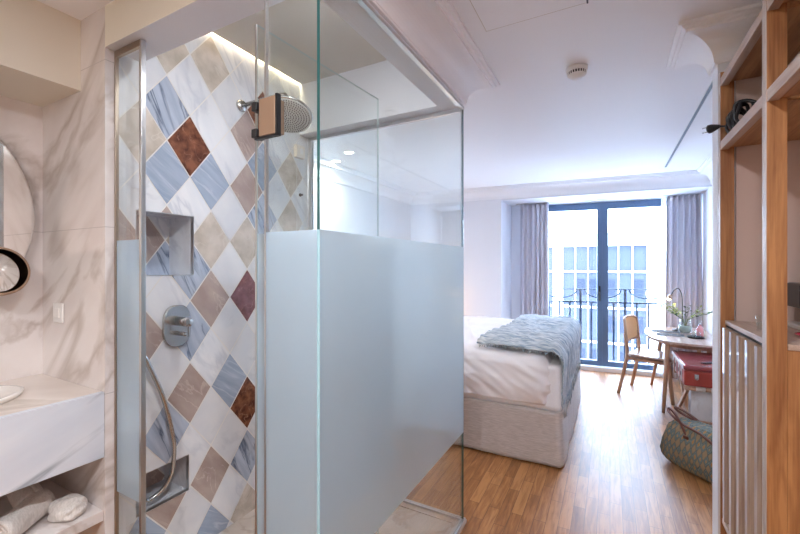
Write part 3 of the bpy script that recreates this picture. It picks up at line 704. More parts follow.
# balcony and railing
c = MB(); wallbox(c,-1.6,1.9,.14,.55,-.20,-.02); struct('floor_balcony', c, M['concrete'])
r = thing('balcony_railing', 'dark metal balcony railing with hanging curved swags outside the glass doors', 'railing', W(0,.25,-.02))
D = .25
c = MB(); c.tube([W(-1.5,D,1.045),W(1.8,D,1.085)], .009, 8); put('top_wire', c, M['rail'], r)
c = MB(); c.bar(W(-1.5,D,.868), W(1.8,D,.900), .03, .022); put('handrail', c, M['rail'], r)
c = MB(); c.bar(W(-1.5,D,.04), W(1.8,D,.07), .02, .014); put('bottom_rail', c, M['rail'], r)
s = -1.345; i = 0
while s < 1.75:
    c = MB(); post = i % 4 == 0
    zt = 1.06+.012*s if post else .88+.01*s
    c.bar(W(s,D,-.02), W(s,D,zt), .024 if not post else .032, .016 if not post else .022)
    put('post' if post else 'baluster', c, M['rail'], r); s += .1375; i += 1
s = -1.345
while s < 1.5:
    pts = []
    for k in range(17):
        t = k/16; th = PI*t; pts.append(W(s+.275-.225*math.cos(th), D, 1.060+.012*s-.115*math.sin(th)))
    put('swag', MB().tube(pts, .011, 8), M['rail'], r); s += .55

# building across the street
F = 20
r = thing('office_building', 'pale office building with tall window bays across the street', 'building', (0,F,-12))
bays = [(-8.2,-6.2),(-5.6,-3.3),(-2.95,-2.42),(-1.98,-.36),(-.22,1.42),(2.6,4.6),(5.2,7.2)]
c = MB(); c.box(-9,8,F+.25,F+6,-12,2.27)
xs = [-9]+[v for b in bays for v in b]+[8]
for i in range(0, len(xs), 2): c.box(xs[i],xs[i+1],F,F+.25,-12,2.27)
c.box(-9,8,F-.06,F+.25,2.27,2.36); c.box(-9,8,F+1.5,F+6,2.27,2.95); c.box(1.75,1.9,F-.1,F+.1,-12,2.6)
put('wall', c, M['facade'], r)
for bi, (a, b) in enumerate(bays):
    g = put('window_bay', MB().box(a,b,F+.16,F+.2,-12,2.27), M['fglass'], r)
    c = MB(); n = max(1, round((b-a)/.55)); w = (b-a)/n
    c.b.free()
    for k in range(1, n): put('mullion', MB().box(a+k*w-.022,a+k*w+.022,F+.04,F+.159,-12,2.269), M['facade'], g)
    for z in (1.10,-.55,-2.15,-3.75,-5.4): put('transom', MB().box(a+.001,b-.001,F+.045,F+.158,z-.04,z+.04), M['facade'], g)
    rnd = random.Random(bi+3)
    for k in range(n):
        for z in (1.10,-.55,-2.15,-3.75):
            if rnd.random() < .5: put('dark_pane', MB().box(a+k*w+.08,a+k*w+w*.75,F+.13,F+.158,z-1.1,z-.35), M['fdark'], g)

# ------------------------------------------------------------------ curtains
def curtain(label, s0, s1, d, z0, z1, folds, amp, seed, flare=0, name='curtain', mat='curtain', th=.004, group=None):
    def fn(u, v):
        z = z0+(z1-z0)*v
        s = s0+(s1-s0)*u + flare*(1-v)*(u-.5)
        ph = 2*PI*folds*(u+.02*noise.noise(Vector((u*5,seed,v*.6))))
        o = amp*(math.sin(ph)+.22*math.sin(2.1*ph+seed))*(1-.25*v) + .012*noise.noise(Vector((u*9,v*2.5,seed)))
        return W(s, d+o, z)
    r = thing(name, label, 'curtain', W((s0+s1)/2,d,z0), group=group)
    put('drape', MB().grid(fn, folds*16+1, 30), M[mat], r, solid=th)
    def fh(u, v):
        ph = 2*PI*folds*u; return W(s0+(s1-s0)*u, d+amp*.75*(math.sin(ph)+.35*math.sin(2.1*ph+seed))-.004, z1-.005+.05*v-.05)
    put('heading_tape', MB().grid(fh, folds*16+1, 3), M[mat], r, solid=th)
    return r
curtain('grey pleated curtain at the left side of the balcony doors, behind the bed', -1.02,-.655,-.17,.02,2.243,6,.030,2)
curtain('grey pleated curtain at the right side of the balcony doors, behind the table', .70,1.045,-.17,.02,2.243,6,.032,5,flare=.05)
m, nt, out = new_mat('sheer_curtain'); a_ = N(nt,'ShaderNodeBsdfTransparent'); b_ = N(nt,'ShaderNodeBsdfTranslucent'); b_.inputs['Color'].default_value = (.9,.92,.96,1)
d_ = N(nt,'ShaderNodeBsdfDiffuse'); d_.inputs['Color'].default_value = (.85,.87,.92,1); e_ = N(nt,'ShaderNodeMixShader'); nt.links.new(b_.outputs[0],e_.inputs[1]); nt.links.new(d_.outputs[0],e_.inputs[2])
x_ = N(nt,'ShaderNodeMixShader'); x_.inputs[0].default_value = .6; nt.links.new(a_.outputs[0],x_.inputs[1]); nt.links.new(e_.outputs[0],x_.inputs[2]); nt.links.new(x_.outputs[0],out.inputs['Surface']); M['sheer'] = m
curtain('gathered sheer white voile between the glass and the right grey curtain', .655,.76,-.10,.015,2.243,3,.016,8,flare=.12,name='sheer_curtain',mat='sheer',th=0)
c = MB(); c.b.free(); c = MB(); wallbox(c,-1.08,1.06,-.185,-.155,2.2435,2.2495); struct('trim_7', c, M['alu'])

# ------------------------------------------------------------------ bed
BX0, BX1, BY0, BY1 = -2.42, -.289, 2.872, 4.72
def rrect(x0,x1,y0,y1,r,n=8):
    pts = []
    for (cx,cy,a0) in ((x1-r,y1-r,0),(x0+r,y1-r,PI/2),(x0+r,y0+r,PI),(x1-r,y0+r,3*PI/2)):
        for k in range(n+1):
            a = a0+PI/2*k/n; pts.append((cx+r*math.cos(a), cy+r*math.sin(a)))
    return pts
def dense(pts, step):
    out = []
    for i in range(len(pts)):
        a, b = Vector(pts[i]), Vector(pts[(i+1)%len(pts)]); n = max(1, int((b-a).length/step))
        for k in range(n): out.append(a+(b-a)*k/n)
    return out
r = thing('bed', 'wide double bed with white bedding and a beige linen base', 'bed', (-1.35,3.8,0))
base = dense(rrect(BX0,BX1,BY0,BY1,.05), .025)
c = MB(); rows = []
cen = Vector(((BX0+BX1)/2,(BY0+BY1)/2))
NZ = 16
for j in range(NZ+1):
    v = j/NZ; z = .012+(.385-.012)*v; row = []
    for i, p in enumerate(base):
        d = (p-cen).normalized(); w = (1-v)
        o = .012*w + .010*w*noise.noise(Vector((p.x*5,p.y*5,1))) + .004*noise.noise(Vector((p.x*14,p.y*14,z*4)))
        zz = z + (.008*noise.noise(Vector((p.x*3,p.y*3,5))) if j == 0 else 0)
        row.append(c.b.verts.new((p.x+d.x*o*1.3, p.y+d.y*o*1.3, max(.004,zz))))
    rows.append(row)
for a, b in zip(rows, rows[1:]):
    for i in range(len(base)):
        j = (i+1)%len(base); f = c.b.faces.new((a[i],a[j],b[j],b[i])); f.smooth = True
c.b.faces.new(rows[-1]); c.b.faces.new(rows[0][::-1])
put('valance', c, M['linen'], r)
def puffy(x0,x1,y0,y1,z0,z1,rad,fn,step=.03,mb=None,nr=8,smooth=True):
    """rounded box surface: sides from z0 up, rounded shoulder, crowned top; fn displaces"""
    c = mb or MB(); rows = []; ring = dense(rrect(x0,x1,y0,y1,rad), step); cen = Vector(((x0+x1)/2,(y0+y1)/2))
    levels = [(0,z0+(z1-rad*.8-z0)*k/nr) for k in range(nr)]
    for k in range(7):
        a = PI/2*k/6; levels.append((rad*(1-math.cos(a))*.9, z1-rad*.8+rad*.8*math.sin(a)))
    for inset, z in levels:
        row = []
        for p in ring:
            hx, hy = (x1-x0)/2, (y1-y0)/2
            q = Vector((cen.x+(p.x-cen.x)*(hx-inset)/hx, cen.y+(p.y-cen.y)*(hy-inset)/hy))
            row.append(q.to_3d()+Vector((0,0,z)))
        rows.append(row)
    last = rows[-1]
    for k in range(1, 14):
        t = 1-k/14; rows.append([Vector((cen.x+(p.x-cen.x)*t, cen.y+(p.y-cen.y)*t, z1+(1-t)*.012)) for p in last])
    V = []
    for ri, row in enumerate(rows):
        V.append([c.b.verts.new(fn(p, (p.xy-cen), ri/len(rows))) for p in row])
    n = len(ring)
    for a, b in zip(V, V[1:]):
        for i in range(n):
            j = (i+1)%n; f = c.b.faces.new((a[i],a[j],b[j],b[i])); f.smooth = smooth
    c.b.faces.new(V[-1]); c.b.faces.new(V[0][::-1])
    return c
def fm(p, d, t): return p + Vector((0,0,.004*noise.noise(p*6)))
put('mattress', puffy(BX0+.01,BX1-.005,BY0+.008,BY1-.01,.386,.70,.045,fm), M['sheet'], r)
put('headboard', MB().box(WL+.001,WL+.085,2.80,4.78,.0,1.20,.02), M['linen'], r)
def fduv(p, d, t):
    dn = d.normalized(); side = max(0, min(1, (.76-p.z)/.36)); dd = Vector((dn.x,dn.y,0))
    q = Vector((p.x,p.y,p.z))
    diag = p.x*.9+p.z*1.4+p.y*.3
    wr = .022*noise.noise(q*2.4) + .026*(1-abs(noise.noise(Vector((diag*6, (p.x-p.z)*1.8, p.y*2))))*2.6)*(.35+.65*side) + .012*noise.noise(Vector((diag*17,(p.x-p.z)*5,p.y*5))) + .004*noise.noise(q*14)
    wr -= .012
    puff = .028*math.sin(PI*min(1,max(0,side)))*.9
    sag = Vector((0,0,.018*noise.noise(Vector((p.x*2.2,p.y*2.2,2)))))
    if p.z > .70: return p + Vector((0,0,wr*1.1+.012*noise.noise(Vector((p.x*3,p.y*9,0))))) + sag*.5
    hem = Vector((0,0,.020*noise.noise(Vector((p.x*3,p.y*3,7)))*side))
    return p + dd*(wr*1.35+puff+.006) + hem
put('duvet', puffy(-2.10,-.385,BY0-.010,BY1+.0,.425,.775,.10,fduv,.014,nr=26), M['duvet'], label='white cotton duvet draped over the wide bed', cat='duvet')
for i, (y, lb) in enumerate(((3.30,'plump white pillow at the bed head, nearer the shower'),(4.28,'plump white pillow at the bed head, nearer the window'))):
    m = MB(); t = bmesh.new(); bmesh.ops.create_icosphere(t, subdivisions=4, radius=1)
    for v in t.verts:
        p = v.co; e = .55
        sx = math.copysign(abs(p.x)**.30, p.x); sy = math.copysign(abs(p.y)**e, p.y)
        v.co = Vector((sx*.21, sy*.36, p.z*.085*(1-.5*max(abs(sx),abs(sy))**6)))
    for f in t.faces: f.smooth = True
    m.add(t, 0, Matrix.Translation((-2.26,y,.885)) @ Euler((0,math.radians(-12),0)).to_matrix().to_4x4())
    put('pillow', m, M['sheet'], label=lb, cat='pillow', group='white pillows on the bed')

# throw over the foot of the bed
def throw_pt(u, v):
    # u: across from the top of the bed to the hem over the foot; v: near edge to far edge
    Ltop, rad, Ldrop = .50, .09, .31; total = Ltop+rad*1.5+Ldrop; s = u*total
    y = 2.925+v*(4.60-2.925)
    y += -.025*math.sin(u*PI) if v < .5 else 0
    x0 = -.905-.02*math.sin(v*9)+.06*v
    xe = -.350
    span = (xe-rad)-x0
    if s < Ltop: x = x0+span*s/Ltop; z = .812; nrm = Vector((0,0,1))
    elif s < Ltop+rad*1.5:
        a = (s-Ltop)/(rad*1.5)*PI/2; x = xe-rad+(rad+.035)*math.sin(a); z = .722+.090*math.cos(a); nrm = Vector((math.sin(a),0,math.cos(a)))
    else: x = xe+.035-(s-Ltop-rad*1.5)*.05; z = .722-(s-Ltop-rad*1.5); nrm = Vector((1,0,0))
    if v < .12:  # near edge sinks over the shoulder of the duvet
        k = (.12-v)/.12
        z -= .030*k*k*(1 if nrm.z > .5 else 0)
    w = .015*math.sin(y*22+7*noise.noise(Vector((x*2,y*1.5,0))))+.012*noise.noise(Vector((x*9,y*9,z*5)))
    w2 = .006*math.sin(x*40+6*noise.noise(Vector((x*3,y*3,4))))*(1 if nrm.z > .6 else .2)
    g = .035*max(0,u-.6)*math.sin(v*33)
    return Vector((x,y+g,z)) + nrm*(abs(w)+abs(w2)+.008+ (.022 if nrm.x>.5 else .0))
r = thing('throw_blanket', 'blue-grey woven throw with fringes across the foot of the bed', 'blanket', (-.6,3.7,.44))
put('weave', MB().grid(throw_pt, 70, 110), M['throw'], r, solid=.007)
c = MB(); rr = random.Random(4)
for k in range(150):
    v = k/149; p = throw_pt(1, v); q = p+Vector((rr.uniform(-.002,.012), rr.uniform(-.014,.014), -.075-rr.uniform(0,.03)))
    c.tube([p, (p+q)/2+Vector((.006,rr.uniform(-.008,.008),0)), q], .0034, 5, .0018)
for k in range(60):
    u = .03+.93*k/59; p = throw_pt(u, 0); q = p+Vector((rr.uniform(-.012,.012), -.012, -.018-rr.uniform(0,.01)))
    if u > .62: q = p+Vector((rr.uniform(-.004,.012), -.03, -.045))
    c.tube([p, q], .0030, 5, .0018)
put('fringe', c, M['throw'], r, kind='stuff')

# bedside table and lamp on the far side of the bed
r = thing('bedside_table', 'small wooden bedside table beyond the far side of the bed', 'table', (-2.2,4.86,0))
put('top', MB().box(-2.40,-1.98,4.75,5.03,.52,.545,.004), M['tabletop'], r)
for (x, y) in ((-2.37,4.78),(-2.01,4.78),(-2.37,5.0),(-2.01,5.0)): put('leg', MB().bar((x,y,0),(x,y,.52),.03,.03), M['walnut'], r)
r = thing('bedside_lamp', 'small glowing bedside lamp with a pale round shade', 'lamp', (-2.12,4.88,.545))
put('base', MB().lathe([(0,0),(.055,0),(.055,.012),(.008,.02),(.008,.18),(0,.18)], (-2.12,4.88,.5455), 24), M['black'], r)
put('lamp_shade', MB().lathe([(.05,.16),(.095,.17),(.075,.32),(.04,.33)], (-2.12,4.88,.5455), 32), emit('shade_glow', (1,.72,.5), 5), r)

# ------------------------------------------------------------------ table by the window
TC = (.93,5.09)
def sup(cx, cy, a, b, n, cnt=72, xmax=9):
    pts = []
    for k in range(cnt):
        t = 2*PI*k/cnt; ct, st = math.cos(t), math.sin(t); e = 2/n
        pts.append((min(xmax, cx+a*math.copysign(abs(ct)**e,ct)), cy+b*math.copysign(abs(st)**e,st)))
    out = [pts[0]]
    for p in pts[1:]:
        if (Vector(p)-Vector(out[-1])).length > 1e-4: out.append(p)
    return out
r = thing('desk_table', 'pale wooden rounded table against the wall beside the balcony doors', 'table', (.70,4.98,0))
tp = [p for p in sup(.96,5.09,.615,.59,3.4) if p[0] <= .9601]
put('tabletop', MB().prism(tp, .632, .66, bev=.006), M['tabletop'], r)
c = MB(); ap = [((p[0]-.96)*.80+.955,(p[1]-5.09)*.80+5.09) for p in tp]; c.prism(ap, .585, .632); put('apron', c, M['walnut'], r)
for f, t in (((.445,4.43),(.500,4.63)),((.425,5.40),(.53,5.36)),((.90,4.84),(.87,4.90)),((.90,5.46),(.86,5.38))):
    put('leg', MB().tube([(f[0],f[1],0),(t[0],t[1],.62)], .014, 14, .024), M['walnut'], r)

# chair
cx, cy = .405, 5.0
r = thing('dining_chair', 'wooden chair with a cane backrest facing the round table', 'chair', (cx,cy,0), math.radians(-20), local=True)
c = MB()
def fseat(u, v):
    x = -.20+.42*u; y = (-.205-.015*u)*(1-2*v)
    return Vector((x,y,.425+.010*(2*v-1)**2+.006*(u-.5)**2*4))
put('seat', MB().grid(fseat, 16, 16), M['tabletop'], r, solid=.018)
put('seat_frame', MB().box(-.19,.20,-.185,.185,.375,.408,.004), M['walnut'], r)
for sy in (-1,1):
    put('leg', MB().tube([(.235,sy*.205,0),(.185,sy*.180,.40)], .016, 12, .025), M['walnut'], r)
    put('leg', MB().tube(smoothpts([(-.27,sy*.205,0),(-.225,sy*.195,.22),(-.190,sy*.190,.42),(-.195,sy*.190,.56),(-.208,sy*.188,.66)]), .0185, 12), M['walnut'], r)
def fback(a, b, th=0):
    # a,b in [-1,1]: rounded rectangle panel, curved and raked
    y = a*.195; z = .695+b*.128
    return Vector((-.190-.10*(z-.56)-.030*(1-a*a)+th, y, z))
ring = []
for k in range(48):
    t = 2*PI*k/48; ct, st = math.cos(t), math.sin(t); e = 2/4.5
    ring.append((math.copysign(abs(ct)**e,ct), math.copysign(abs(st)**e,st)))
br = put('backrest_frame', MB().tube([fback(a,b) for a, b in ring], .0125, 10, closed=True), M['walnut'], r)
c = MB(); NU = 24
V = []
mid = fback(0,0); rings = []
for s in [k/10 for k in range(1,11)]: rings.append([c.b.verts.new(fback(a*s,b*s)) for a, b in ring])
cv = c.b.verts.new(mid)
for k in range(48): c.b.faces.new((cv, rings[0][k], rings[0][(k+1)%48])).smooth = True
for a_, b_ in zip(rings, rings[1:]):
    for k in range(48): c.b.faces.new((a_[k],b_[k],b_[(k+1)%48],a_[(k+1)%48])).smooth = True
put('cane_panel', c, M['cane'], r, solid=.004, label='woven golden cane back panel')

# on the table
r = thing('desk_lamp', 'black gooseneck desk lamp with a glowing bulb on the table', 'lamp', (.66,5.36,.66))
put('base', MB().lathe([(0,0),(.05,0),(.05,.012),(.012,.02),(.012,.03),(0,.03)], (.67,5.36,.6602), 28), M['black'], r)
put('arm', MB().tube(smoothpts([(.69,5.36,.675),(.712,5.36,.70),(.715,5.36,1.00),(.70,5.36,1.10),(.672,5.355,1.135),(.635,5.35,1.11),(.612,5.345,1.06)]), .0055, 8), M['black'], r)
put('lamp_shade', MB().lathe([(.008,.05),(.016,.045),(.030,0),(.027,0),(.014,.04)], (.590,5.342,1.020), 24, rot=(0,math.radians(24),0)), M['copper'], r)
put('bulb', MB().lathe([(0,-.018),(.013,-.012),(.017,0),(.012,.014),(0,.02)], (.588,5.342,1.015), 16), M['lamp'], r)
VX, VY = .715, 5.17
r = thing('plant_vase', 'round glass vase holding leafy green sprigs on the table', 'vase', (VX,VY,.66))
put('vase', MB().lathe([(0,.001),(.04,.002),(.062,.03),(.066,.07),(.052,.12),(.050,.15),(.047,.15),(.049,.12),(.062,.07),(.058,.032),(.038,.008),(0,.007)], (VX,VY,.6602), 32), M['glass'], r)
put('water', MB().lathe([(0,.009),(.038,.010),(.056,.034),(.059,.07),(.055,.085),(0,.085)], (VX,VY,.6602), 32), plain('vase_water', (.42,.50,.47), .1), r)
rr = random.Random(11)
for k in range(13):
    a = rr.uniform(0,2*PI); el = rr.uniform(.35,1.2); L = rr.uniform(.14,.25)
    if k < 5: a = PI+rr.uniform(-.6,.6); el = rr.uniform(.4,.8); L = .24
    d = Vector((math.cos(a)*math.cos(el), math.sin(a)*math.cos(el), math.sin(el)))
    p0 = Vector((VX,VY,.72)); p1 = p0+Vector((d.x*.03,d.y*.03,.09)); p2 = p1+d*L
    if p2.x > .93: p2.x = .92
    st = put('sprig', MB().tube([p0,p1,(p1+p2)/2+Vector((0,0,.012)),p2], .0018, 5), M['stem'], r)
    c = MB()
    for q in range(9):
        t = .25+.75*q/8; b = p1.lerp(p2, t)
        yaw = rr.uniform(0,2*PI); pit = rr.uniform(-.2,.9); lw, ll = .010, .035
        Mx = Matrix.Translation(b) @ Euler((pit, rr.uniform(-.6,.6), yaw)).to_matrix().to_4x4()
        vs = [c.b.verts.new(Mx @ Vector(w)) for w in ((0,0,0),(lw,ll*.4,.003),(lw*.6,ll*.8,.002),(0,ll*1.1,0),(-lw*.6,ll*.8,.002),(-lw,ll*.4,.003))]
        c.b.faces.new(vs)
    put('leaves', c, M['leaf'] if k % 3 else M['leaf2'], st, kind='stuff')
r = thing('glass_bottle', 'narrow-necked clear bottle of pink drink on the table', 'bottle', (.815,5.0,.66))
put('bottle', MB().lathe([(0,.001),(.034,.002),(.037,.01),(.036,.085),(.014,.125),(.013,.17),(.016,.175),(.010,.175),(.010,.125),(.030,.085),(.032,.006),(0,.006)], (.815,5.0,.6605), 28), M['glass'], r)
put('pink_drink', MB().lathe([(0,.007),(.030,.008),(.032,.02),(.030,.085),(.012,.118),(0,.12)], (.815,5.0,.6605), 28), M['pinkliq'], r)
r = thing('serving_tray', 'small dark round tray beside the pink bottle', 'tray', (.77,4.90,.66))
put('dish', MB().lathe([(0,.003),(.06,.003),(.075,.014),(.077,.014),(.064,0),(0,0)], (.765,4.90,.6605), 36), M['black'], r)
for (x, y, lb) in ((.752,4.925,'small clear tumbler on the dark tray, on its window side'),(.778,4.875,'small clear tumbler on the dark tray, on its camera side')):
    put('drinking_glass', MB().lathe([(0,.001),(.020,.001),(.024,.065),(.022,.065),(.018,.006),(0,.006)], (x,y,.6645), 24), M['glass'], label=lb, cat='glass', group='tumblers on the tray')
for (x, y, w, l, rz, z, mt, lb) in ((.545,5.21,.26,.15,-.15,.6603,'dark','dark flat magazine lying towards the window side of the table'),(.56,4.985,.24,.15,-.02,.6603,'dark','dark flat magazine lying nearer the suitcase side of the table')):
    r = thing('magazine', lb, 'magazine', (x,y,z), rz, local=True, group='magazines on the table')
    put('pages', MB().box(-w/2,w/2,-l/2,l/2,0,.0035), M['white'], r)
    put('cover', MB().box(-w/2-.002,w/2+.002,-l/2-.002,l/2+.002,.0035,.005), M[mt], r)

# ------------------------------------------------------------------ luggage rack, suitcase, bag
r = thing('luggage_rack', 'folding wooden luggage rack with white webbing straps', 'luggage rack', (.75,4.32,0))
for y in (4.03,4.62): put('rod', MB().tube([(.55,y,.368),(.94,y,.368)], .018, 14), M['walnut'], r)
for x in (.575,.915):
    put('leg', MB().bar((x,4.03,.36),(x,4.58,.012),.020,.034), M['walnut'], r)
    put('leg', MB().bar((x-.021 if x>.7 else x+.021,4.62,.36),(x-.021 if x>.7 else x+.021,4.05,.012),.020,.034), M['walnut'], r)
put('stretcher', MB().tube([(.585,4.12,.07),(.905,4.12,.07)], .010, 10), M['walnut'], r)
for x in (.66,.76,.86):
    c = MB(); w = .032
    c.box(x-w,x+w,4.03,4.62,.386,.390)
    for y in (4.03,4.62): c.tube([(x-w,y,.368),(x+w,y,.368)], .0215, 16)
    put('strap', c, M['webbing'], r)
CX0, CX1, CY0, CY1 = .545, .955, 4.00, 4.66
r = thing('suitcase', 'vintage red leather suitcase lying flat on the luggage rack', 'suitcase', (.75,4.33,.391))
put('body', MB().box(CX0,CX1,CY0,CY1,.392,.520,.012), M['leather'], r)
put('lid', MB().box(CX0-.003,CX1,CY0-.003,CY1+.003,.522,.562,.012), M['leathertop'], r)
c = MB(); c.box(CX0+.07,CX0+.10,CY0-.005,CY0-.001,.455,.495,.002); c.tube([(CX0+.085+.010*math.cos(k*PI/6),CY0-.008,.462+.012*math.sin(k*PI/6)) for k in range(12)], .0025, 6, closed=True); put('clasp', c, M['chrome'], r)
put('handle', MB().tube(smoothpts([(CX0+.19,CY0-.004,.482),(CX0+.20,CY0-.03,.475),(CX0+.27,CY0-.034,.473),(CX0+.34,CY0-.03,.475),(CX0+.35,CY0-.004,.482)]), .008, 8), M['brownleather'], r)
for y in (CY0+.10,CY0+.24,CY0+.42,CY0+.56):
    c = MB(); c.box(CX0-.008,CX0-.003,y-.016,y+.016,.41,.55,.002); q = put('side_strap', c, M['white'], r)
    c = MB(); c.box(CX0-.012,CX0-.008,y-.010,y+.010,.455,.49,.002); put('buckle', c, M['black'], q)
put('side_trim', MB().box(CX0-.0065,CX0-.0032,CY0,CY1,.526,.556,.001), M['white'], r)
put('eyeglasses_case', MB().obox((.74,4.16,.568), (.12,.035,.010), (0,0,.5), .004), M['black'], label='slim black case lying on the suitcase lid', cat='case')
r = thing('paper_bag', 'pale grey paper bag standing under the luggage rack', 'bag', (.77,4.22,0))
def fpb(u, v):
    return Vector((.62+.27*u, 4.20-.04*math.sin(PI*v)+.012*noise.noise(Vector((u*4,v*4,1))), .005+.335*v))
c = MB(); c.grid(fpb, 14, 14)
def fpb2(u, v): return Vector((.62+.27*u, 4.29+.03*math.sin(PI*v)+.012*noise.noise(Vector((u*4,v*4,3))), .005+.335*v))
c.grid(fpb2, 14, 14); c.box(.62,.89,4.20,4.29,.002,.008)
for x in (.62,.89): c.box(x-.001,x+.001,4.20,4.29,.005,.34)
put('body', c, M['paper'], r)

# patchwork duffel bag
def bagmat():
    m, nt, out = new_mat('ikat_fabric'); p = N(nt, 'ShaderNodeBsdfPrincipled'); p.inputs['Roughness'].default_value = .9
    t = N(nt, 'ShaderNodeTexCoord'); sep = N(nt, 'ShaderNodeSeparateXYZ'); nt.links.new(t.outputs['Object'], sep.inputs[0])
    def pp(o, s):
        q = N(nt, 'ShaderNodeMath', operation='PINGPONG'); q.inputs[1].default_value = s; nt.links.new(o, q.inputs[0])
        d = N(nt, 'ShaderNodeMath', operation='DIVIDE'); d.inputs[1].default_value = s; nt.links.new(q.outputs[0], d.inputs[0]); return d.outputs[0]
    a, b = pp(sep.outputs[0], .019), pp(sep.outputs[2], .040)
    ad = N(nt, 'ShaderNodeMath', operation='ADD'); nt.links.new(a, ad.inputs[0]); nt.links.new(b, ad.inputs[1])
    hv = N(nt, 'ShaderNodeMath', operation='MULTIPLY'); hv.inputs[1].default_value = .5; nt.links.new(ad.outputs[0], hv.inputs[0])
    n = N(nt, 'ShaderNodeTexNoise'); n.inputs['Scale'].default_value = 22; n.inputs['Detail'].default_value = 4; nt.links.new(coords(nt,(1,1,.4)), n.inputs['Vector'])
    ad2 = N(nt, 'ShaderNodeMath', operation='MULTIPLY_ADD'); ad2.inputs[1].default_value = .75; nt.links.new(n.outputs['Fac'], ad2.inputs[0]); nt.links.new(hv.outputs[0], ad2.inputs[2])
    c = ramp(nt, ad2.outputs[0], [(.44,(.36,.16,.04)),(.54,(.26,.23,.16)),(.64,(.03,.075,.085)),(.76,(.20,.22,.18)),(.88,(.03,.07,.08)),(1.0,(.26,.18,.10))])
    nt.links.new(c, p.inputs['Base Color']); nt.links.new(p.outputs[0], out.inputs['Surface']); return m
r = thing('travel_bag', 'patterned teal and ochre soft travel bag on the floor by the closet wall', 'bag', (.615,3.225,0), math.radians(-46), local=True)
t = bmesh.new(); bmesh.ops.create_icosphere(t, subdivisions=5, radius=1)
for v in t.verts:
    p = v.co.copy(); e = .5
    x = math.copysign(abs(p.x)**.30, p.x)*.325; y = math.copysign(abs(p.y)**.5, p.y)*.15; z = math.copysign(abs(p.z)**.40, p.z)
    z = .158+z*.153
    pinch = 1-.45*max(0,(z-.14)/.15)
    f = 1+.05*noise.noise(p*2.5)+.03*noise.noise(p*6)
    v.co = Vector((x*f*(1-.06*max(0,(z-.14)/.15)), y*pinch*f, max(.004, z+.02*noise.noise(Vector((p.x*3,p.y*3,0)))*(1 if z>.15 else 0))))
for f in t.faces: f.smooth = True
put('body', MB().add(t), bagmat(), r)
for sy in (-1,1):
    pts = smoothpts([(-.12,sy*.095,.225),(-.17,sy*.085,.29),(-.25,sy*.05,.345),(-.31,sy*.03,.36),(-.29,sy*.045,.33),(-.18,sy*.07,.30),(-.04,sy*.085,.285),(.06,sy*.10,.25),(.08,sy*.105,.21)])
    put('handle', MB().tube(pts, .009, 8), M['brownleather'], r)
for x in (-.12,.08):
    put('leather_tab', MB().obox((x,-.104,.212), (.034,.010,.075), (.35,0,0), .003), M['brownleather'], r)
put('zip_piping', MB().tube([(-.27,0,.283),(-.1,0,.298),(.1,0,.298),(.27,0,.283)], .006, 8), M['brownleather'], r)

# ------------------------------------------------------------------ camera
cam = bpy.data.cameras.new('camera'); co = bpy.data.objects.new('camera', cam); COL.objects.link(co)
cam.sensor_width = 36; cam.lens = 36*390/800; cam.shift_y = -2/800; cam.clip_start = .02
co.location = (0,0,1.4); yaw = math.atan(210/390)
co.rotation_euler = (PI/2,0,yaw); sc.camera = co

# ------------------------------------------------------------------ lights
def area(name, loc, size, energy, col, rot=(0,0,0), sy=None, shape='RECTANGLE', portal=False, spread=None):
    l = bpy.data.lights.new(name, 'AREA'); l.shape = shape; l.size = size; l.size_y = sy or size; l.energy = energy; l.color = col
    if spread: l.spread = spread
    o = bpy.data.objects.new(name, l); COL.objects.link(o); o.location = loc; o.rotation_euler = rot
    if portal: l.cycles.is_portal = True
    return o
EN = dict(corr=15, corr2=22, bath=7, bed=6)
WARM = (.93,.955,1)
area('shower_fill', (-1.0,1.12,ZR-.02), .09, 4.5, (.95,.97,1), shape='DISK')  # added out of view to brighten the shower, no fitting there
area('corridor_downlight', (-.15,.35,ZC-.02), .12, EN['corr'], WARM, shape='DISK')
area('corridor_downlight', (-.15,-.9,ZC-.02), .12, EN['corr2'], WARM, shape='DISK')
area('vanity_downlight', (-1.0,-.6,ZC-.02), .12, EN['bath'], (1,.97,.94), shape='DISK')
for x, y in ((-2.054,2.853),(-2.343,3.04)): area('bed_downlight', (x,y,ZC-.012), .07, EN['bed'], (1,.93,.84), shape='DISK')
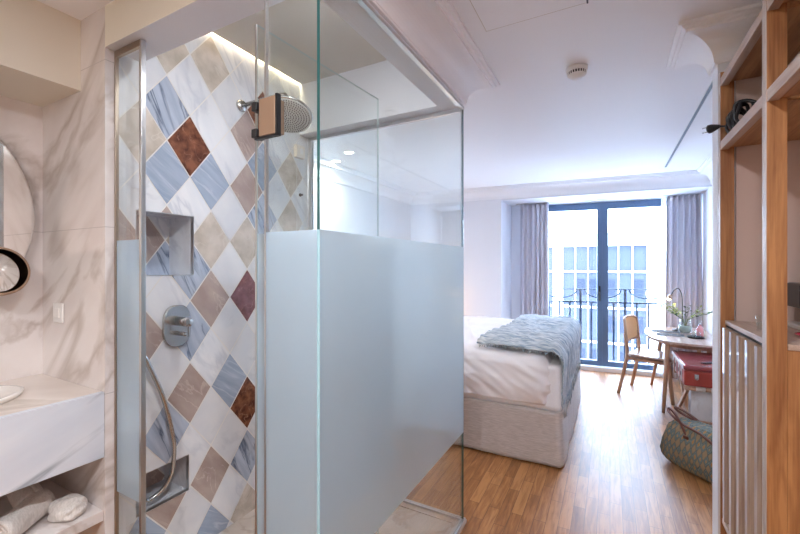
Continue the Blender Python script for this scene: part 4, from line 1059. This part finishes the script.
def pt(name, loc, e, col, r=.02):
    l = bpy.data.lights.new(name,'POINT'); l.energy = e; l.color = col; l.shadow_soft_size = r; o = bpy.data.objects.new(name,l); COL.objects.link(o); o.location = loc; return o
pt('bedside_lamp_light', (-2.12,4.88,.93), 2.5, (1,.66,.42), .05)
pt('desk_lamp_light', (.582,5.342,.985), 1.2, (1,.7,.42), .02)
p = W(.15, .16, 1.15)
area('window_portal', p, 1.75, 1, (1,1,1), (PI/2,0,A), sy=2.3, portal=True)
sun = bpy.data.lights.new('sun','SUN'); sun.energy = 6; sun.angle = .01; sun.color = (1,.96,.9); so = bpy.data.objects.new('sun', sun); COL.objects.link(so)
so.rotation_euler = (math.radians(48),0,math.radians(-20)); so.location = (0,-5,12)
w = bpy.data.worlds.new('sky'); sc.world = w; w.use_nodes = True; nt = w.node_tree; nt.nodes.clear()
bg = nt.nodes.new('ShaderNodeBackground'); bg.inputs['Color'].default_value = (.58,.75,1,1); bg.inputs['Strength'].default_value = 13
wo = nt.nodes.new('ShaderNodeOutputWorld'); nt.links.new(bg.outputs[0], wo.inputs['Surface'])

# ------------------------------------------------------------------ scale everything to a 1.50 m eye height
done = set()
for o in list(sc.objects):
    o.location = o.location*K
    if o.type == 'MESH':
        if o.data.name not in done: done.add(o.data.name); o.data.transform(Matrix.Scale(K,4))
        for md in o.modifiers:
            if md.type == 'SOLIDIFY': md.thickness *= K
    elif o.type == 'LIGHT' and o.data.type == 'AREA':
        o.data.size *= K; o.data.size_y *= K

sc.view_settings.view_transform = 'Standard'; sc.view_settings.look = 'None'; sc.view_settings.gamma = 1
sc.view_settings.use_curve_mapping = False; sc.view_settings.exposure = 0.8
cy_ = sc.cycles
cy_.use_denoising = True; cy_.max_bounces = 14; cy_.diffuse_bounces = 6; cy_.glossy_bounces = 6; cy_.transmission_bounces = 8; cy_.transparent_max_bounces = 24
cy_.sample_clamp_indirect = 6; cy_.caustics_reflective = False; cy_.caustics_refractive = False; cy_.blur_glossy = .5
